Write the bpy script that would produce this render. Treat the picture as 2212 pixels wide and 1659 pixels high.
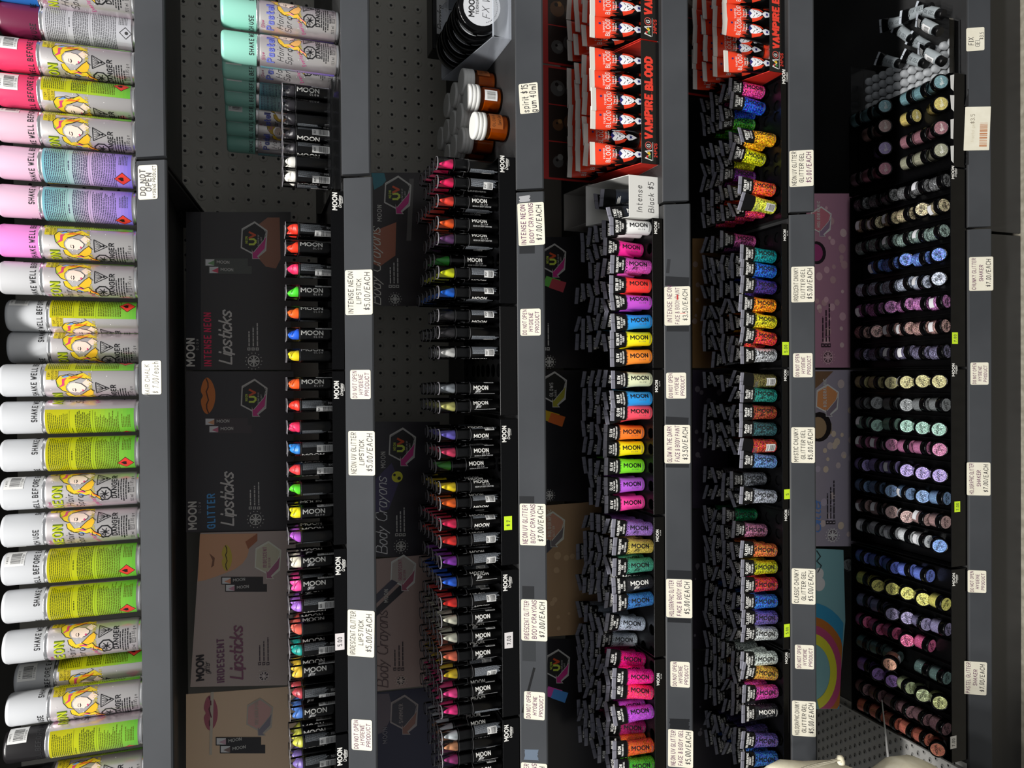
import bpy, math, random
from mathutils import Vector, Matrix
from mathutils.geometry import tessellate_polygon
rnd = random.Random(7)
sc = bpy.context.scene
for o in list(bpy.data.objects): bpy.data.objects.remove(o)
COL = sc.collection
# ------------------------------------------------------------------ camera (photo taken sideways: camera rolled a quarter turn)
F_PX, W_PX, H_PX = 1600.0, 2212.0, 1659.0
PITCH, ROLL, YAW = math.radians(19.6), math.radians(-.58), math.radians(-.51)
EYE = Vector((0, 0, 1500.0))                       # millimetres
_F = Vector((math.sin(YAW)*math.cos(PITCH), math.cos(YAW)*math.cos(PITCH), -math.sin(PITCH)))
_R0 = Vector((math.cos(YAW), -math.sin(YAW), 0)); _U0 = _R0.cross(_F)
_R = math.cos(ROLL)*_R0 + math.sin(ROLL)*_U0; _U = -math.sin(ROLL)*_R0 + math.cos(ROLL)*_U0
cd = bpy.data.cameras.new('camera'); cam = bpy.data.objects.new('camera', cd); COL.objects.link(cam)
cd.sensor_fit = 'HORIZONTAL'; cd.sensor_width = 36.0; cd.lens = F_PX/W_PX*36.0; cd.clip_start = .02
m = Matrix.Identity(4)
for i in range(3):
    m[i][0] = -_U[i]; m[i][1] = _R[i]; m[i][2] = -_F[i]; m[i][3] = EYE[i]*.001
cam.matrix_world = m
sc.camera = cam
# ------------------------------------------------------------------ world, lamps, exposure
w = bpy.data.worlds.new('world'); sc.world = w; w.use_nodes = True
w.node_tree.nodes['Background'].inputs[0].default_value = (.95, .97, 1, 1)
w.node_tree.nodes['Background'].inputs[1].default_value = .30
def lamp(name, x, y, z, sx, sy, power, col, aim=None):
    l = bpy.data.lights.new(name, 'AREA'); l.shape = 'RECTANGLE'; l.size = sx; l.size_y = sy; l.energy = power; l.color = col
    o = bpy.data.objects.new(name, l); COL.objects.link(o); o.location = (x, y, z)
    if aim: o.rotation_euler = (Vector(aim)-Vector((x, y, z))).to_track_quat('-Z', 'Y').to_euler()
    return o
for lx, ly, pw in ((-2.3, -1.1, 98), (-1.4, -1.2, 104), (-.55, -1.1, 102), (.45, -1.2, 78), (1.5, -1.1, 56)):
    lamp('ceiling_lamp', lx, ly, 5.6, .32, .22, pw, (1, .98, .95), (lx*.2, 1.0, .9))
sc.view_settings.view_transform = 'Standard'; sc.view_settings.look = 'None'
sc.view_settings.exposure = 0.1; sc.view_settings.gamma = 1.0; sc.view_settings.use_curve_mapping = False
try:
    sc.cycles.transparent_max_bounces = 32
except Exception: pass
# ------------------------------------------------------------------ helpers: photo frame -> world planes (millimetres)
def ray(x, y):
    return _F + _R*(((H_PX-y)-829.5)/F_PX) - _U*((x-1106.0)/F_PX)
def W(x, y, Y):                                     # onto the upright plane at depth Y
    d = ray(x, y); return EYE + d*(Y/d.y)
def FZ(x, y, z):                                    # onto the level plane at height z
    d = ray(x, y); return EYE + d*((z-EYE.z)/d.z)
def lin(c):
    c = c/255.0
    return c/12.92 if c <= .04045 else ((c+.055)/1.055)**2.4
def C(r, g, b): return (lin(r), lin(g), lin(b))
BLACK, WHITE = C(10, 10, 11), C(232, 231, 226)
ZS = {1: 1634.0, 2: 1370.0, 3: 1109.0, 4: 850.0, 5: 596.0, 6: 167.0}   # shelf heights
SEAM = 286.6
# ------------------------------------------------------------------ materials
def mat(name, base=(.5, .5, .5), rough=.5, metal=0., src=None, spec=.5, coat=0.):
    mt = bpy.data.materials.new(name); mt.use_nodes = True
    nt = mt.node_tree; b = nt.nodes['Principled BSDF']
    b.inputs['Base Color'].default_value = (*base, 1); b.inputs['Roughness'].default_value = rough
    b.inputs['Metallic'].default_value = metal; b.inputs['Specular IOR Level'].default_value = spec
    b.inputs['Coat Weight'].default_value = coat
    if src == 'vc':
        a = nt.nodes.new('ShaderNodeVertexColor'); a.layer_name = 'Col'
        nt.links.new(a.outputs['Color'], b.inputs['Base Color'])
    elif src == 'obj':
        a = nt.nodes.new('ShaderNodeObjectInfo'); nt.links.new(a.outputs['Color'], b.inputs['Base Color'])
    return mt
def add_noise(mt, scale, lo, hi, bump=0., rough=None, detail=4, coord='Object'):
    nt = mt.node_tree; b = nt.nodes['Principled BSDF']
    tc = nt.nodes.new('ShaderNodeTexCoord'); n = nt.nodes.new('ShaderNodeTexNoise')
    n.inputs['Scale'].default_value = scale; n.inputs['Detail'].default_value = detail
    nt.links.new(tc.outputs[coord], n.inputs['Vector'])
    r = nt.nodes.new('ShaderNodeValToRGB'); r.color_ramp.elements[0].position = .35; r.color_ramp.elements[1].position = .7
    r.color_ramp.elements[0].color = (*lo, 1); r.color_ramp.elements[1].color = (*hi, 1)
    nt.links.new(n.outputs['Fac'], r.inputs['Fac']); nt.links.new(r.outputs['Color'], b.inputs['Base Color'])
    if rough:
        mr = nt.nodes.new('ShaderNodeMapRange'); mr.inputs['To Min'].default_value = rough[0]; mr.inputs['To Max'].default_value = rough[1]
        nt.links.new(n.outputs['Fac'], mr.inputs['Value']); nt.links.new(mr.outputs['Result'], b.inputs['Roughness'])
    if bump:
        bp = nt.nodes.new('ShaderNodeBump'); bp.inputs['Strength'].default_value = bump; bp.inputs['Distance'].default_value = .001
        n2 = nt.nodes.new('ShaderNodeTexNoise'); n2.inputs['Scale'].default_value = scale*12
        nt.links.new(tc.outputs[coord], n2.inputs['Vector'])
        nt.links.new(n2.outputs['Fac'], bp.inputs['Height']); nt.links.new(bp.outputs['Normal'], b.inputs['Normal'])
    return mt
M = {}
M['shelf'] = add_noise(mat('powder_coated_metal', rough=.6, spec=.12), 6, C(53, 55, 58), C(62, 64, 67), bump=.12, rough=(.55, .7))
M['shelf_dark'] = add_noise(mat('dark_shelf_metal', rough=.5), 5, C(34, 34, 35), C(48, 48, 48), rough=(.35, .6))
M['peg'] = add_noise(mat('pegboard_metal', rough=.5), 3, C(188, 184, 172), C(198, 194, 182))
M['deck'] = add_noise(mat('perforated_deck', rough=.4), 4, C(158, 156, 152), C(178, 177, 174), rough=(.3, .5))
M['floor'] = add_noise(mat('floor_tile', rough=.4), 60, C(120, 115, 102), C(150, 145, 132))
M['black'] = mat('black_plastic', C(6, 6, 7), .3, spec=.25)
M['blackg'] = mat('black_acrylic', C(5, 5, 6), .14, spec=.2)
M['blackm'] = mat('black_matte', C(16, 16, 17), .65)
M['vc'] = mat('printed_ink', src='vc', rough=.5)
M['vcg'] = mat('printed_gloss', src='vc', rough=.22)
M['card'] = mat('printed_card', src='vc', rough=.3, spec=.35)
M['paper'] = add_noise(mat('sticker_paper', rough=.6), 40, C(203, 198, 180), C(213, 209, 193))
M['obj'] = mat('coloured_plastic', src='obj', rough=.3)
M['objm'] = mat('coloured_wax', src='obj', rough=.35)
M['white'] = mat('white_plastic', C(228, 228, 224), .35)
M['chrome'] = mat('tin_rim', (.78, .78, .78), .25, 1.)
M['cotton'] = add_noise(mat('cotton_canvas', rough=.9), 60, C(222, 214, 186), C(238, 232, 208), bump=.15)
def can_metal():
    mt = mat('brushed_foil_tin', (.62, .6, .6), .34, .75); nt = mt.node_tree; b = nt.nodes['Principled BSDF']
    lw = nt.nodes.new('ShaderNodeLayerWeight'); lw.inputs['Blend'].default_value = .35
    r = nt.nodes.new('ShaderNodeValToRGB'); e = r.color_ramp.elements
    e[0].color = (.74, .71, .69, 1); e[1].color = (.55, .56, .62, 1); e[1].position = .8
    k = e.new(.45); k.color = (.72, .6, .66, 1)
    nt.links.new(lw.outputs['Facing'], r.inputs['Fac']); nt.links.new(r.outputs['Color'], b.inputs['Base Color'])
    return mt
M['tin'] = can_metal()
def glitter(name, scale, amp, metal=.35):
    mt = mat(name, rough=.3, metal=metal); nt = mt.node_tree; b = nt.nodes['Principled BSDF']
    oi = nt.nodes.new('ShaderNodeObjectInfo'); tc = nt.nodes.new('ShaderNodeTexCoord')
    v = nt.nodes.new('ShaderNodeTexVoronoi'); v.inputs['Scale'].default_value = scale
    nt.links.new(tc.outputs['Object'], v.inputs['Vector'])
    hs = nt.nodes.new('ShaderNodeHueSaturation'); sp = nt.nodes.new('ShaderNodeSeparateColor')
    nt.links.new(v.outputs['Color'], sp.inputs['Color'])
    m1 = nt.nodes.new('ShaderNodeMapRange'); m1.inputs['To Min'].default_value = 1-amp; m1.inputs['To Max'].default_value = 1+amp*1.5
    m2 = nt.nodes.new('ShaderNodeMapRange'); m2.inputs['To Min'].default_value = .46; m2.inputs['To Max'].default_value = .54
    nt.links.new(sp.outputs['Red'], m1.inputs['Value']); nt.links.new(sp.outputs['Green'], m2.inputs['Value'])
    nt.links.new(m1.outputs['Result'], hs.inputs['Value']); nt.links.new(m2.outputs['Result'], hs.inputs['Hue'])
    nt.links.new(oi.outputs['Color'], hs.inputs['Color']); nt.links.new(hs.outputs['Color'], b.inputs['Base Color'])
    # each flake lies at its own angle
    ge = nt.nodes.new('ShaderNodeNewGeometry'); vm = nt.nodes.new('ShaderNodeVectorMath'); vm.operation = 'MULTIPLY_ADD'
    vm.inputs[1].default_value = (.7, .7, .7)
    sb = nt.nodes.new('ShaderNodeVectorMath'); sb.operation = 'SUBTRACT'; sb.inputs[1].default_value = (.5, .5, .5)
    nt.links.new(v.outputs['Color'], sb.inputs[0]); nt.links.new(sb.outputs[0], vm.inputs[0]); nt.links.new(ge.outputs['Normal'], vm.inputs[2])
    nm = nt.nodes.new('ShaderNodeVectorMath'); nm.operation = 'NORMALIZE'; nt.links.new(vm.outputs[0], nm.inputs[0])
    nt.links.new(nm.outputs[0], b.inputs['Normal'])
    return mt
M['fine'] = glitter('fine_glitter', 1500, .4)
M['chunky'] = glitter('chunky_glitter', 640, .8, .4)
def clear(name, tint, gloss, base=.04):
    mt = bpy.data.materials.new(name); mt.use_nodes = True; nt = mt.node_tree; nt.nodes.remove(nt.nodes['Principled BSDF'])
    out = nt.nodes['Material Output']; tr = nt.nodes.new('ShaderNodeBsdfTransparent'); tr.inputs[0].default_value = (*tint, 1)
    gl = nt.nodes.new('ShaderNodeBsdfGlossy'); gl.inputs['Roughness'].default_value = gloss
    fr = nt.nodes.new('ShaderNodeFresnel'); fr.inputs['IOR'].default_value = 1.27
    mx = nt.nodes.new('ShaderNodeMixShader')
    nt.links.new(fr.outputs[0], mx.inputs[0]); nt.links.new(tr.outputs[0], mx.inputs[1]); nt.links.new(gl.outputs[0], mx.inputs[2])
    nt.links.new(mx.outputs[0], out.inputs['Surface'])
    return mt
M['clear'] = clear('clear_plastic', (.99, .99, .99), .05)
M['clearjar'] = clear('clear_jar', (.97, .97, .98), .05)
M['amber'] = clear('amber_plastic', (.95, .72, .34), .06)
M['smoke'] = clear('smoky_acrylic', (.35, .35, .36), .06)
def frosted(name, colr, alpha):
    mt = mat(name, colr, .35); mt.node_tree.nodes['Principled BSDF'].inputs['Alpha'].default_value = alpha; return mt
M['frost'] = frosted('milky_plastic', C(210, 216, 226), .32)
M['gel'] = frosted('frosted_gel', C(166, 174, 178), .72)
# ------------------------------------------------------------------ mesh builder (millimetres in, metres out)
class MB:
    def __init__(s): s.v = []; s.f = []; s.c = []; s.s = []
    def poly(s, pts, col=WHITE, smooth=False):
        k = len(s.v); s.v += [tuple(p) for p in pts]; s.f.append(tuple(range(k, k+len(pts)))); s.c.append(col); s.s.append(smooth)
    def box(s, x0, x1, y0, y1, z0, z1, col=WHITE, ch=0.):
        if not ch:
            k = len(s.v); s.v += [(x, y, z) for x in (x0, x1) for y in (y0, y1) for z in (z0, z1)]
            for q in ((0, 1, 3, 2), (4, 6, 7, 5), (0, 4, 5, 1), (2, 3, 7, 6), (0, 2, 6, 4), (1, 5, 7, 3)):
                s.f.append(tuple(k+i for i in q)); s.c.append(col); s.s.append(False)
            return
        k = len(s.v); X, Y, Z = (x0, x1), (y0, y1), (z0, z1); sg = (1, -1)
        for i in (0, 1):
            for j in (0, 1):
                for l in (0, 1):
                    a, b, c = X[i], Y[j], Z[l]; da, db, dc = ch*sg[i], ch*sg[j], ch*sg[l]
                    s.v += [(a, b+db, c+dc), (a+da, b, c+dc), (a+da, b+db, c)]
        I = lambda i, j, l, n: k+(i*4+j*2+l)*3+n
        fs = []
        for i in (0, 1): fs.append([I(i, 0, 0, 0), I(i, 0, 1, 0), I(i, 1, 1, 0), I(i, 1, 0, 0)][::(1 if i == 0 else -1)])
        for j in (0, 1): fs.append([I(0, j, 0, 1), I(1, j, 0, 1), I(1, j, 1, 1), I(0, j, 1, 1)][::(1 if j == 0 else -1)])
        for l in (0, 1): fs.append([I(0, 0, l, 2), I(0, 1, l, 2), I(1, 1, l, 2), I(1, 0, l, 2)][::(1 if l == 0 else -1)])
        for i in (0, 1):
            for j in (0, 1): fs.append([I(i, j, 0, 0), I(i, j, 1, 0), I(i, j, 1, 1), I(i, j, 0, 1)])
            for l in (0, 1): fs.append([I(i, 0, l, 0), I(i, 1, l, 0), I(i, 1, l, 2), I(i, 0, l, 2)])
        for j in (0, 1):
            for l in (0, 1): fs.append([I(0, j, l, 1), I(1, j, l, 1), I(1, j, l, 2), I(0, j, l, 2)])
        for i in (0, 1):
            for j in (0, 1):
                for l in (0, 1): fs.append([I(i, j, l, 0), I(i, j, l, 1), I(i, j, l, 2)])
        for q in fs: s.f.append(tuple(q)); s.c.append(col); s.s.append(False)
    def loft(s, rings, col=WHITE, smooth=True, closed=True, cap0=False, cap1=False, colfn=None):
        k = len(s.v); n = len(rings[0])
        for r in rings: s.v += [tuple(p) for p in r]
        for a in range(len(rings)-1):
            for b in range(n if closed else n-1):
                b2 = (b+1) % n
                s.f.append((k+a*n+b, k+a*n+b2, k+(a+1)*n+b2, k+(a+1)*n+b)); s.c.append(colfn(a, b) if colfn else col); s.s.append(smooth)
        if cap0: s.poly(rings[0][::-1], col)
        if cap1: s.poly(rings[-1], col)
    def lathe(s, prof, n=20, col=WHITE, cx=0, cy=0, cap0=False, cap1=False):
        segs = prof if isinstance(prof[0][0], (tuple, list)) else [prof]
        for i, sg in enumerate(segs):
            rings = [[(cx+r*math.cos(2*math.pi*t/n), cy+r*math.sin(2*math.pi*t/n), z) for t in range(n)] for r, z in sg]
            s.loft(rings, col, True, True, cap0 and i == 0, cap1 and i == len(segs)-1)
    def art(s, art, fn, cut=None):
        for pts, col, lay in art.p:
            if len(pts) > 4 or (len(pts) == 4 and not convex(pts)):
                tr = tessellate_polygon([[Vector((p[0], p[1], 0)) for p in pts]])
                ps = [[pts[i] for i in t] for t in tr]
            else: ps = [pts]
            for p in ps:
                a = sum(p[i][0]*p[(i+1) % len(p)][1]-p[(i+1) % len(p)][0]*p[i][1] for i in range(len(p)))
                if a < 0: p = p[::-1]
                for q in (strips(p, cut) if cut else [p]):
                    s.poly([fn(x, y, lay) for x, y in q], col)
    def build(s, name, material, link=False):
        me = bpy.data.meshes.new(name)
        me.from_pydata([(x*.001, y*.001, z*.001) for x, y, z in s.v], [], s.f)
        me.polygons.foreach_set('use_smooth', s.s)
        at = me.color_attributes.new('Col', 'FLOAT_COLOR', 'CORNER'); buf = []
        for f, c in zip(s.f, s.c): buf += [c[0], c[1], c[2], 1.0]*len(f)
        at.data.foreach_set('color', buf)
        me.materials.append(M[material]); me.update()
        return me
def convex(p):
    sg = 0
    for i in range(len(p)):
        a, b, c = p[i], p[(i+1) % len(p)], p[(i+2) % len(p)]
        z = (b[0]-a[0])*(c[1]-b[1])-(b[1]-a[1])*(c[0]-b[0])
        if abs(z) > 1e-9:
            if sg and (z > 0) != (sg > 0): return False
            sg = z
    return True
def clip(p, x, keep_left):
    out = []
    for i in range(len(p)):
        a, b = p[i], p[(i+1) % len(p)]
        ia = (a[0] <= x) == keep_left or a[0] == x; ib = (b[0] <= x) == keep_left or b[0] == x
        if ia: out.append(a)
        if ia != ib:
            t = (x-a[0])/(b[0]-a[0]); out.append((x, a[1]+t*(b[1]-a[1])))
    return out
def strips(p, w):
    x0, x1 = min(q[0] for q in p), max(q[0] for q in p); r = []
    k = math.floor(x0/w)+1
    while k*w < x1 and len(p) > 2:
        l = clip(p, k*w, True)
        if len(l) > 2: r.append(l)
        p = clip(p, k*w, False); k += 1
    if len(p) > 2: r.append(p)
    return r
# ------------------------------------------------------------------ stroke alphabet (z = -1, y = -2 below the line)
G = {}
def _g(txt):
    for ln in txt.strip().split('\n'):
        ch, rest = ln[0], ln[2:]
        st = []
        for pl in rest.split('/'):
            pts = []
            for t in pl.split():
                t1 = {'z': -1, 'y': -2}.get(t[1]); pts.append((int(t[0]), int(t[1]) if t1 is None else t1))
            if pts: st.append(pts)
        G[ch] = st
_g('''A 00 38 60/13 53
B 00 08 38 57 55 44 04/44 63 61 50 00
C 66 58 28 06 02 20 50 62
D 00 08 38 66 62 30 00
E 50 00 08 58/04 44
F 00 08 58/04 44
G 66 58 28 06 02 20 50 62 64 44
H 00 08/60 68/04 64
I 00 08
J 02 10 30 42 48
K 00 08/58 03/25 60
L 08 00 50
M 00 08 43 88 80
N 00 08 60 68
O 20 02 06 28 48 66 62 40 20
P 00 08 48 67 65 44 04
R 00 08 48 67 65 44 04/34 60
S 57 48 18 07 05 14 44 53 51 40 10 01
T 08 68/38 30
U 08 02 20 40 62 68
V 08 30 68
W 08 20 46 60 88
X 00 68/08 60
Y 08 34 68/34 30
Z 08 68 00 60
Q 20 02 06 28 48 66 62 40 20/42 70
0 10 02 06 18 38 46 42 30 10
1 06 28 20
2 06 18 38 46 44 00 40
3 07 18 38 46 35 24/24 43 42 30 10 01
4 30 38 03 43
5 48 08 05 35 43 41 30 10 01
6 47 28 05 02 10 30 42 44 35 04
7 07 48 10
8 24 05 07 18 38 47 45 24 03 01 10 30 41 43 24
9 01 20 43 46 38 18 06 05 14 34 46
$ 46 27 06 14 34 42 21 02/29 20
/ 00 48
. 00 01
& 60 16 17 28 38 47 46 02 01 10 30 63
a 45 40/44 35 15 03 02 10 30 42
b 08 00/04 25 35 43 42 30 10 01
c 44 35 15 03 02 10 30 41
d 48 40/44 25 15 03 02 10 30 42
e 03 43 44 35 15 03 02 10 30 41
f 00 07 18 28/05 25
g 45 4z 3y 1y 0z/44 25 15 03 02 10 30 42
h 08 00/03 15 35 43 40
i 00 05/07 08
k 08 00/45 02/13 40
l 08 00
m 00 05/03 15 25 33 30/33 45 55 63 60
n 00 05/03 15 35 43 40
o 10 02 03 15 35 43 42 30 10
p 0y 05/04 25 35 43 42 30 10 01
r 00 05/03 15 35
s 44 35 15 04 13 32 41 30 10 01
t 18 11 20 30/05 35
u 05 02 10 30 42/45 40
v 05 20 45
w 05 10 23 30 45
x 00 45/05 40
y 05 22/45 0y
''')
class Art:
    def __init__(s): s.p = []
    def poly(s, pts, col, lay=1): s.p.append((list(pts), col, lay+(len(s.p)*11 % 29)*.017)); return s
    def rect(s, x, y, w, h, col, lay=1): return s.poly([(x, y), (x+w, y), (x+w, y+h), (x, y+h)], col, lay)
    def circ(s, x, y, r, col, lay=1, n=16, ry=None): return s.poly([(x+r*math.cos(2*math.pi*i/n), y+(ry or r)*math.sin(2*math.pi*i/n)) for i in range(n)], col, lay)
    def line(s, pts, t, col, lay=2):
        for a, b in zip(pts, pts[1:]):
            dx, dy = b[0]-a[0], b[1]-a[1]; l = math.hypot(dx, dy)
            if l < 1e-6: continue
            dx, dy = dx/l*t/2, dy/l*t/2
            a2, b2 = (a[0]-dx*.7, a[1]-dy*.7), (b[0]+dx*.7, b[1]+dy*.7)
            s.p.append(([(a2[0]+dy, a2[1]-dx), (b2[0]+dy, b2[1]-dx), (b2[0]-dy, b2[1]+dx), (a2[0]-dy, a2[1]+dx)], col, lay+(len(s.p)*11 % 29)*.017))
        return s
    def text(s, txt, x, y, h, col, t=.14, rot=0., lay=3, wide=1., shear=0., jit=0., align='l', gap=.28, geo=False):
        """one line of stroke lettering; t = stroke weight as a share of the cap height"""
        ca, sa = math.cos(math.radians(rot)), math.sin(math.radians(rot)); k = h/8.0
        cur = 0; out = []
        for ch in txt:
            if ch == ' ': cur += 4*wide; continue
            st = G.get(ch) or G.get(ch.upper()) or []
            if ch == 'O' and geo:
                st = [[(4+4*math.cos(a*math.pi/7), 4+4*math.sin(a*math.pi/7)) for a in range(15)]]
            wd = max([p[0] for q in st for p in q]+[0])
            jx, jy, sc_ = rnd.uniform(-jit, jit), rnd.uniform(-jit, jit)*1.5, 1+rnd.uniform(-jit, jit)*.12
            for q in st: out.append([((cur+p[0]*wide*sc_+jx), p[1]*sc_+jy+rnd.uniform(-jit, jit)*.3) for p in q])
            cur += wd*wide+8*gap+t*4
        cur -= 8*gap
        off = {'l': 0, 'c': -cur/2, 'r': -cur}[align]
        for q in out:
            pts = []
            for px, py in q:
                px = px+off+shear*py
                pts.append((x+(px*ca-py*sa)*k, y+(px*sa+py*ca)*k))
            s.line(pts, t*h, col, lay)
        return s
    def block(s, x, y, w, rows, pitch, h, col, lay=2, ragged=.3, rot=0):
        """rows of small print too fine to read"""
        for r in range(rows):
            cx, end = 0, w*(1-rnd.random()*ragged)
            while cx < end:
                l = min(rnd.uniform(1.4, 5.2)*h, end-cx)
                if rot: s.rect(x+r*pitch, y-cx-l, h, l, col, lay)
                else: s.rect(x+cx, y-r*pitch, l, h, col, lay)
                cx += l+.55*h
        return s
    def barcode(s, x, y, w, h, col=C(30, 30, 30), lay=3, rot=0):
        cx = 0
        while cx < w:
            b = rnd.choice((.3, .45, .8))*w/16
            if rot: s.rect(x, y+cx, h, min(b, w-cx), col, lay)
            else: s.rect(x+cx, y, min(b, w-cx), h, col, lay)
            cx += b+rnd.choice((.3, .5, .7))*w/16
        return s
def on_cyl(R, off=.12, step=.05, phase=0.):
    def fn(x, y, l):
        a = x/R+phase; r = R+off+step*l
        return (r*math.sin(a), -r*math.cos(a), y)
    return fn
def on_plane(y0=0., step=.06):
    return lambda x, y, l: (x, y0-step*l-.1, y)
# ------------------------------------------------------------------ objects
WORDS = []
def finish(o, label, cat, group=None, kind=None):
    if label: o['label'] = label
    if cat: o['category'] = cat
    if group: o['group'] = group
    if kind: o['kind'] = kind
    if label: WORDS.append((o.name, label, group))
    return o
def link(name, data, parent=None, loc=(0, 0, 0), rot=(0, 0, 0), color=None):
    o = bpy.data.objects.new(name, data); COL.objects.link(o); o.location = [c*.001 for c in loc]; o.rotation_euler = rot
    if parent: o.parent = parent
    if color: o.color = (*color, 1)
    return o
def item(name, label, cat, parts, loc, rot=(0, 0, 0), group=None, color=WHITE):
    """an Empty at the thing's base that carries its parts; parts = (name, mesh) or (name, mesh, sub-parts)"""
    r = link(name, None, None, loc, rot); r.empty_display_size = .01
    finish(r, label, cat, group)
    for p in parts:
        c = link(p[0], p[1], r, color=color)
        for q in (p[2] if len(p) > 2 else []): link(q[0], q[1], c, color=color)
    return r
ORD = ['front', 'second', 'third', 'fourth', 'fifth', 'sixth']
def box_obj(name, b, material='black', kind='structure', parent=None):
    o = link(name, b.build(name, material), parent)
    if kind: o['kind'] = kind
    return o
# ================================================================== STRUCTURE
XL, XR, YB = -1120.0, 1300.0, 1490.0
b = MB(); b.box(-3000, 3000, -1500, 1460, -12, 0); box_obj('floor', b, 'floor')
def seam_lines():
    b = MB()
    for k in range(-5, 6): b.box(k*300-1.5, k*300+1.5, -1500, 1200, .05, .35, C(70, 68, 62))
    return b
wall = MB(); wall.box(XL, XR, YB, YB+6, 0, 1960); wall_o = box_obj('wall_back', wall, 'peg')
ph = MB(); p0 = W(430.8, 8.4, YB); pit = 27.4
for i in range(-4, 33):
    for j in range(-14, 22):
        x, z = p0.x-i*pit, p0.z-j*pit
        if not (-640 < x < XR-8 and 1115 < z < 1890): continue
        if i > 18 and z > 1380: continue
        n = 10; ring = lambda r, y: [(x+r*math.cos(2*math.pi*t/n), y, z+r*math.sin(2*math.pi*t/n)) for t in range(n)]
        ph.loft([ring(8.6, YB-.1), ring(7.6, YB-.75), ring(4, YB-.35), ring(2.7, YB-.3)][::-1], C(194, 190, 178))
        ph.poly(ring(2.8, YB-.32)[::-1], C(6, 6, 6))
o = box_obj('peg_holes', ph, 'vc', 'stuff', wall_o)
b = MB(); b.box(SEAM, XR, YB-6, YB-3, 172, 820); box_obj('shade_sheet_1', b, 'blackm')  # black sheet added to carry the shade behind the lower right bay

PLACE = {0: 'above the hair sprays', 1: 'under the white capped hair sprays', 2: 'under the lipsticks', 3: 'under the body crayons', 4: 'under the face paint tubes', 5: 'under the chunky glitter tubes', 6: 'at floor level under the glitter jars'}
def shelf(k, zt, x0, x1, bay):
    bd = MB(); bd.box(x0, x1, 1071, YB-1, zt-24, zt-.1, ch=.8)
    rl = MB(); pr = [(1070, zt), (1068.3, zt-1.2), (1050, zt-35), (1050.5, zt-37.5), (1053, zt-38.5), (1062, zt-38), (1071, zt-24)]
    rl.loft([[(x0+1, y, z) for y, z in pr], [(x1-1, y, z) for y, z in pr]], smooth=False, cap0=True, cap1=True)
    parts = [('board', bd.build('board', 'shelf_dark')), ('price_rail', rl.build('price_rail', 'shelf'))]
    if k < 6:
        for xs in (x0+3, x1-3):
            br = MB(); q = [(1085, zt-24.5), (YB-1, zt-24.5), (YB-1, zt-75), (1085, zt-34)]
            br.loft([[(xs-1.6, y, z) for y, z in q], [(xs+1.6, y, z) for y, z in q]], smooth=False, cap0=True, cap1=True)
            parts.append(('bracket', br.build('bracket', 'blackm')))
    else:
        kp = MB(); kp.box(x0+1, x1-1, 1086, 1090, 0.5, zt-24, ch=.6); parts.append(('kick_plate', kp.build('kick_plate', 'shelf_dark')))
    s = item('shelf', f'charcoal metal shelf {PLACE[k]}, {bay} bay', 'shelf', parts, (0, 0, 0))
    return s
SH = {}
for k, zt in [(0, 1900.0)]+list(ZS.items()):
    SH[k] = shelf(k, zt, XL+2, SEAM-1.6, 'left hand')
    shelf(k, zt+(2.5 if k in (2, 4) else .6), SEAM+1.6, XR-2, 'right hand')
# perforated deck plate at the far left of the bottom shelf
b = MB(); zd = ZS[6]
b.box(-1110, -770, 1075, 1484, zd, zd+1.2)
dk = item('deck_plate', 'grey perforated metal deck plate at left of the bottom shelf', 'deck plate', [('plate', b.build('plate', 'deck'))], (0, 0, 0))
b = MB()
for i in range(20):
    for j in range(28):
        x, y = -1100+i*22+(11 if j % 2 else 0), 1085+j*14.5
        if x > -778 or y > 1478: continue
        n = 8; ring = lambda r, z: [(x+r*math.cos(2*math.pi*t/n), y+.7*r*math.sin(2*math.pi*t/n), z) for t in range(n)]
        b.loft([ring(6.5, zd+1.2), ring(4.2, zd+3.0), ring(2.6, zd+3.2)], C(130, 129, 126)); b.poly(ring(2.7, zd+3.15), C(10, 10, 10))
o = link('perforations', b.build('perforations', 'vc'), dk); o['kind'] = 'stuff'
b = MB(); b.box(-787, -783, 1075, 1484, zd+1.2, zd+9, ch=.5); link('edge_flange', b.build('edge_flange', 'deck'), dk)

# ================================================================== PRICE LABELS
def on_rail(x, y, k):
    d = ray(x, y); p = Vector((0, 1069.2, ZS[k])); n = Vector((0, -34.0, 18.5)).normalized()
    return EYE + d*((p-EYE).dot(n)/d.dot(n))
RT = -math.atan2(18.5, 34.0); RN = Vector((0, -34.0, 18.5)).normalized()
INK = {'k': C(32, 28, 34), 'p': C(86, 26, 74), 'r': C(168, 40, 40)}
def round_rect(w, h, r):
    pts = []
    for cx, cy, a0 in ((w/2-r, -h/2+r, -90), (w/2-r, h/2-r, 0), (-w/2+r, h/2-r, 90), (-w/2+r, -h/2+r, 180)):
        for a in range(0, 91, 30): t = math.radians(a0+a); pts.append((cx+r*math.cos(t), cy+r*math.sin(t)))
    return pts
def slab(w, h, r=2.5, th=.5, curl=None):
    b = MB(); q = round_rect(w, h, r)
    b.loft([[(x, 0, z) for x, z in q], [(x, -th, z) for x, z in q]], smooth=False, cap0=True, cap1=False); b.poly([(x, -th, z) for x, z in q])
    return b
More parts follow.
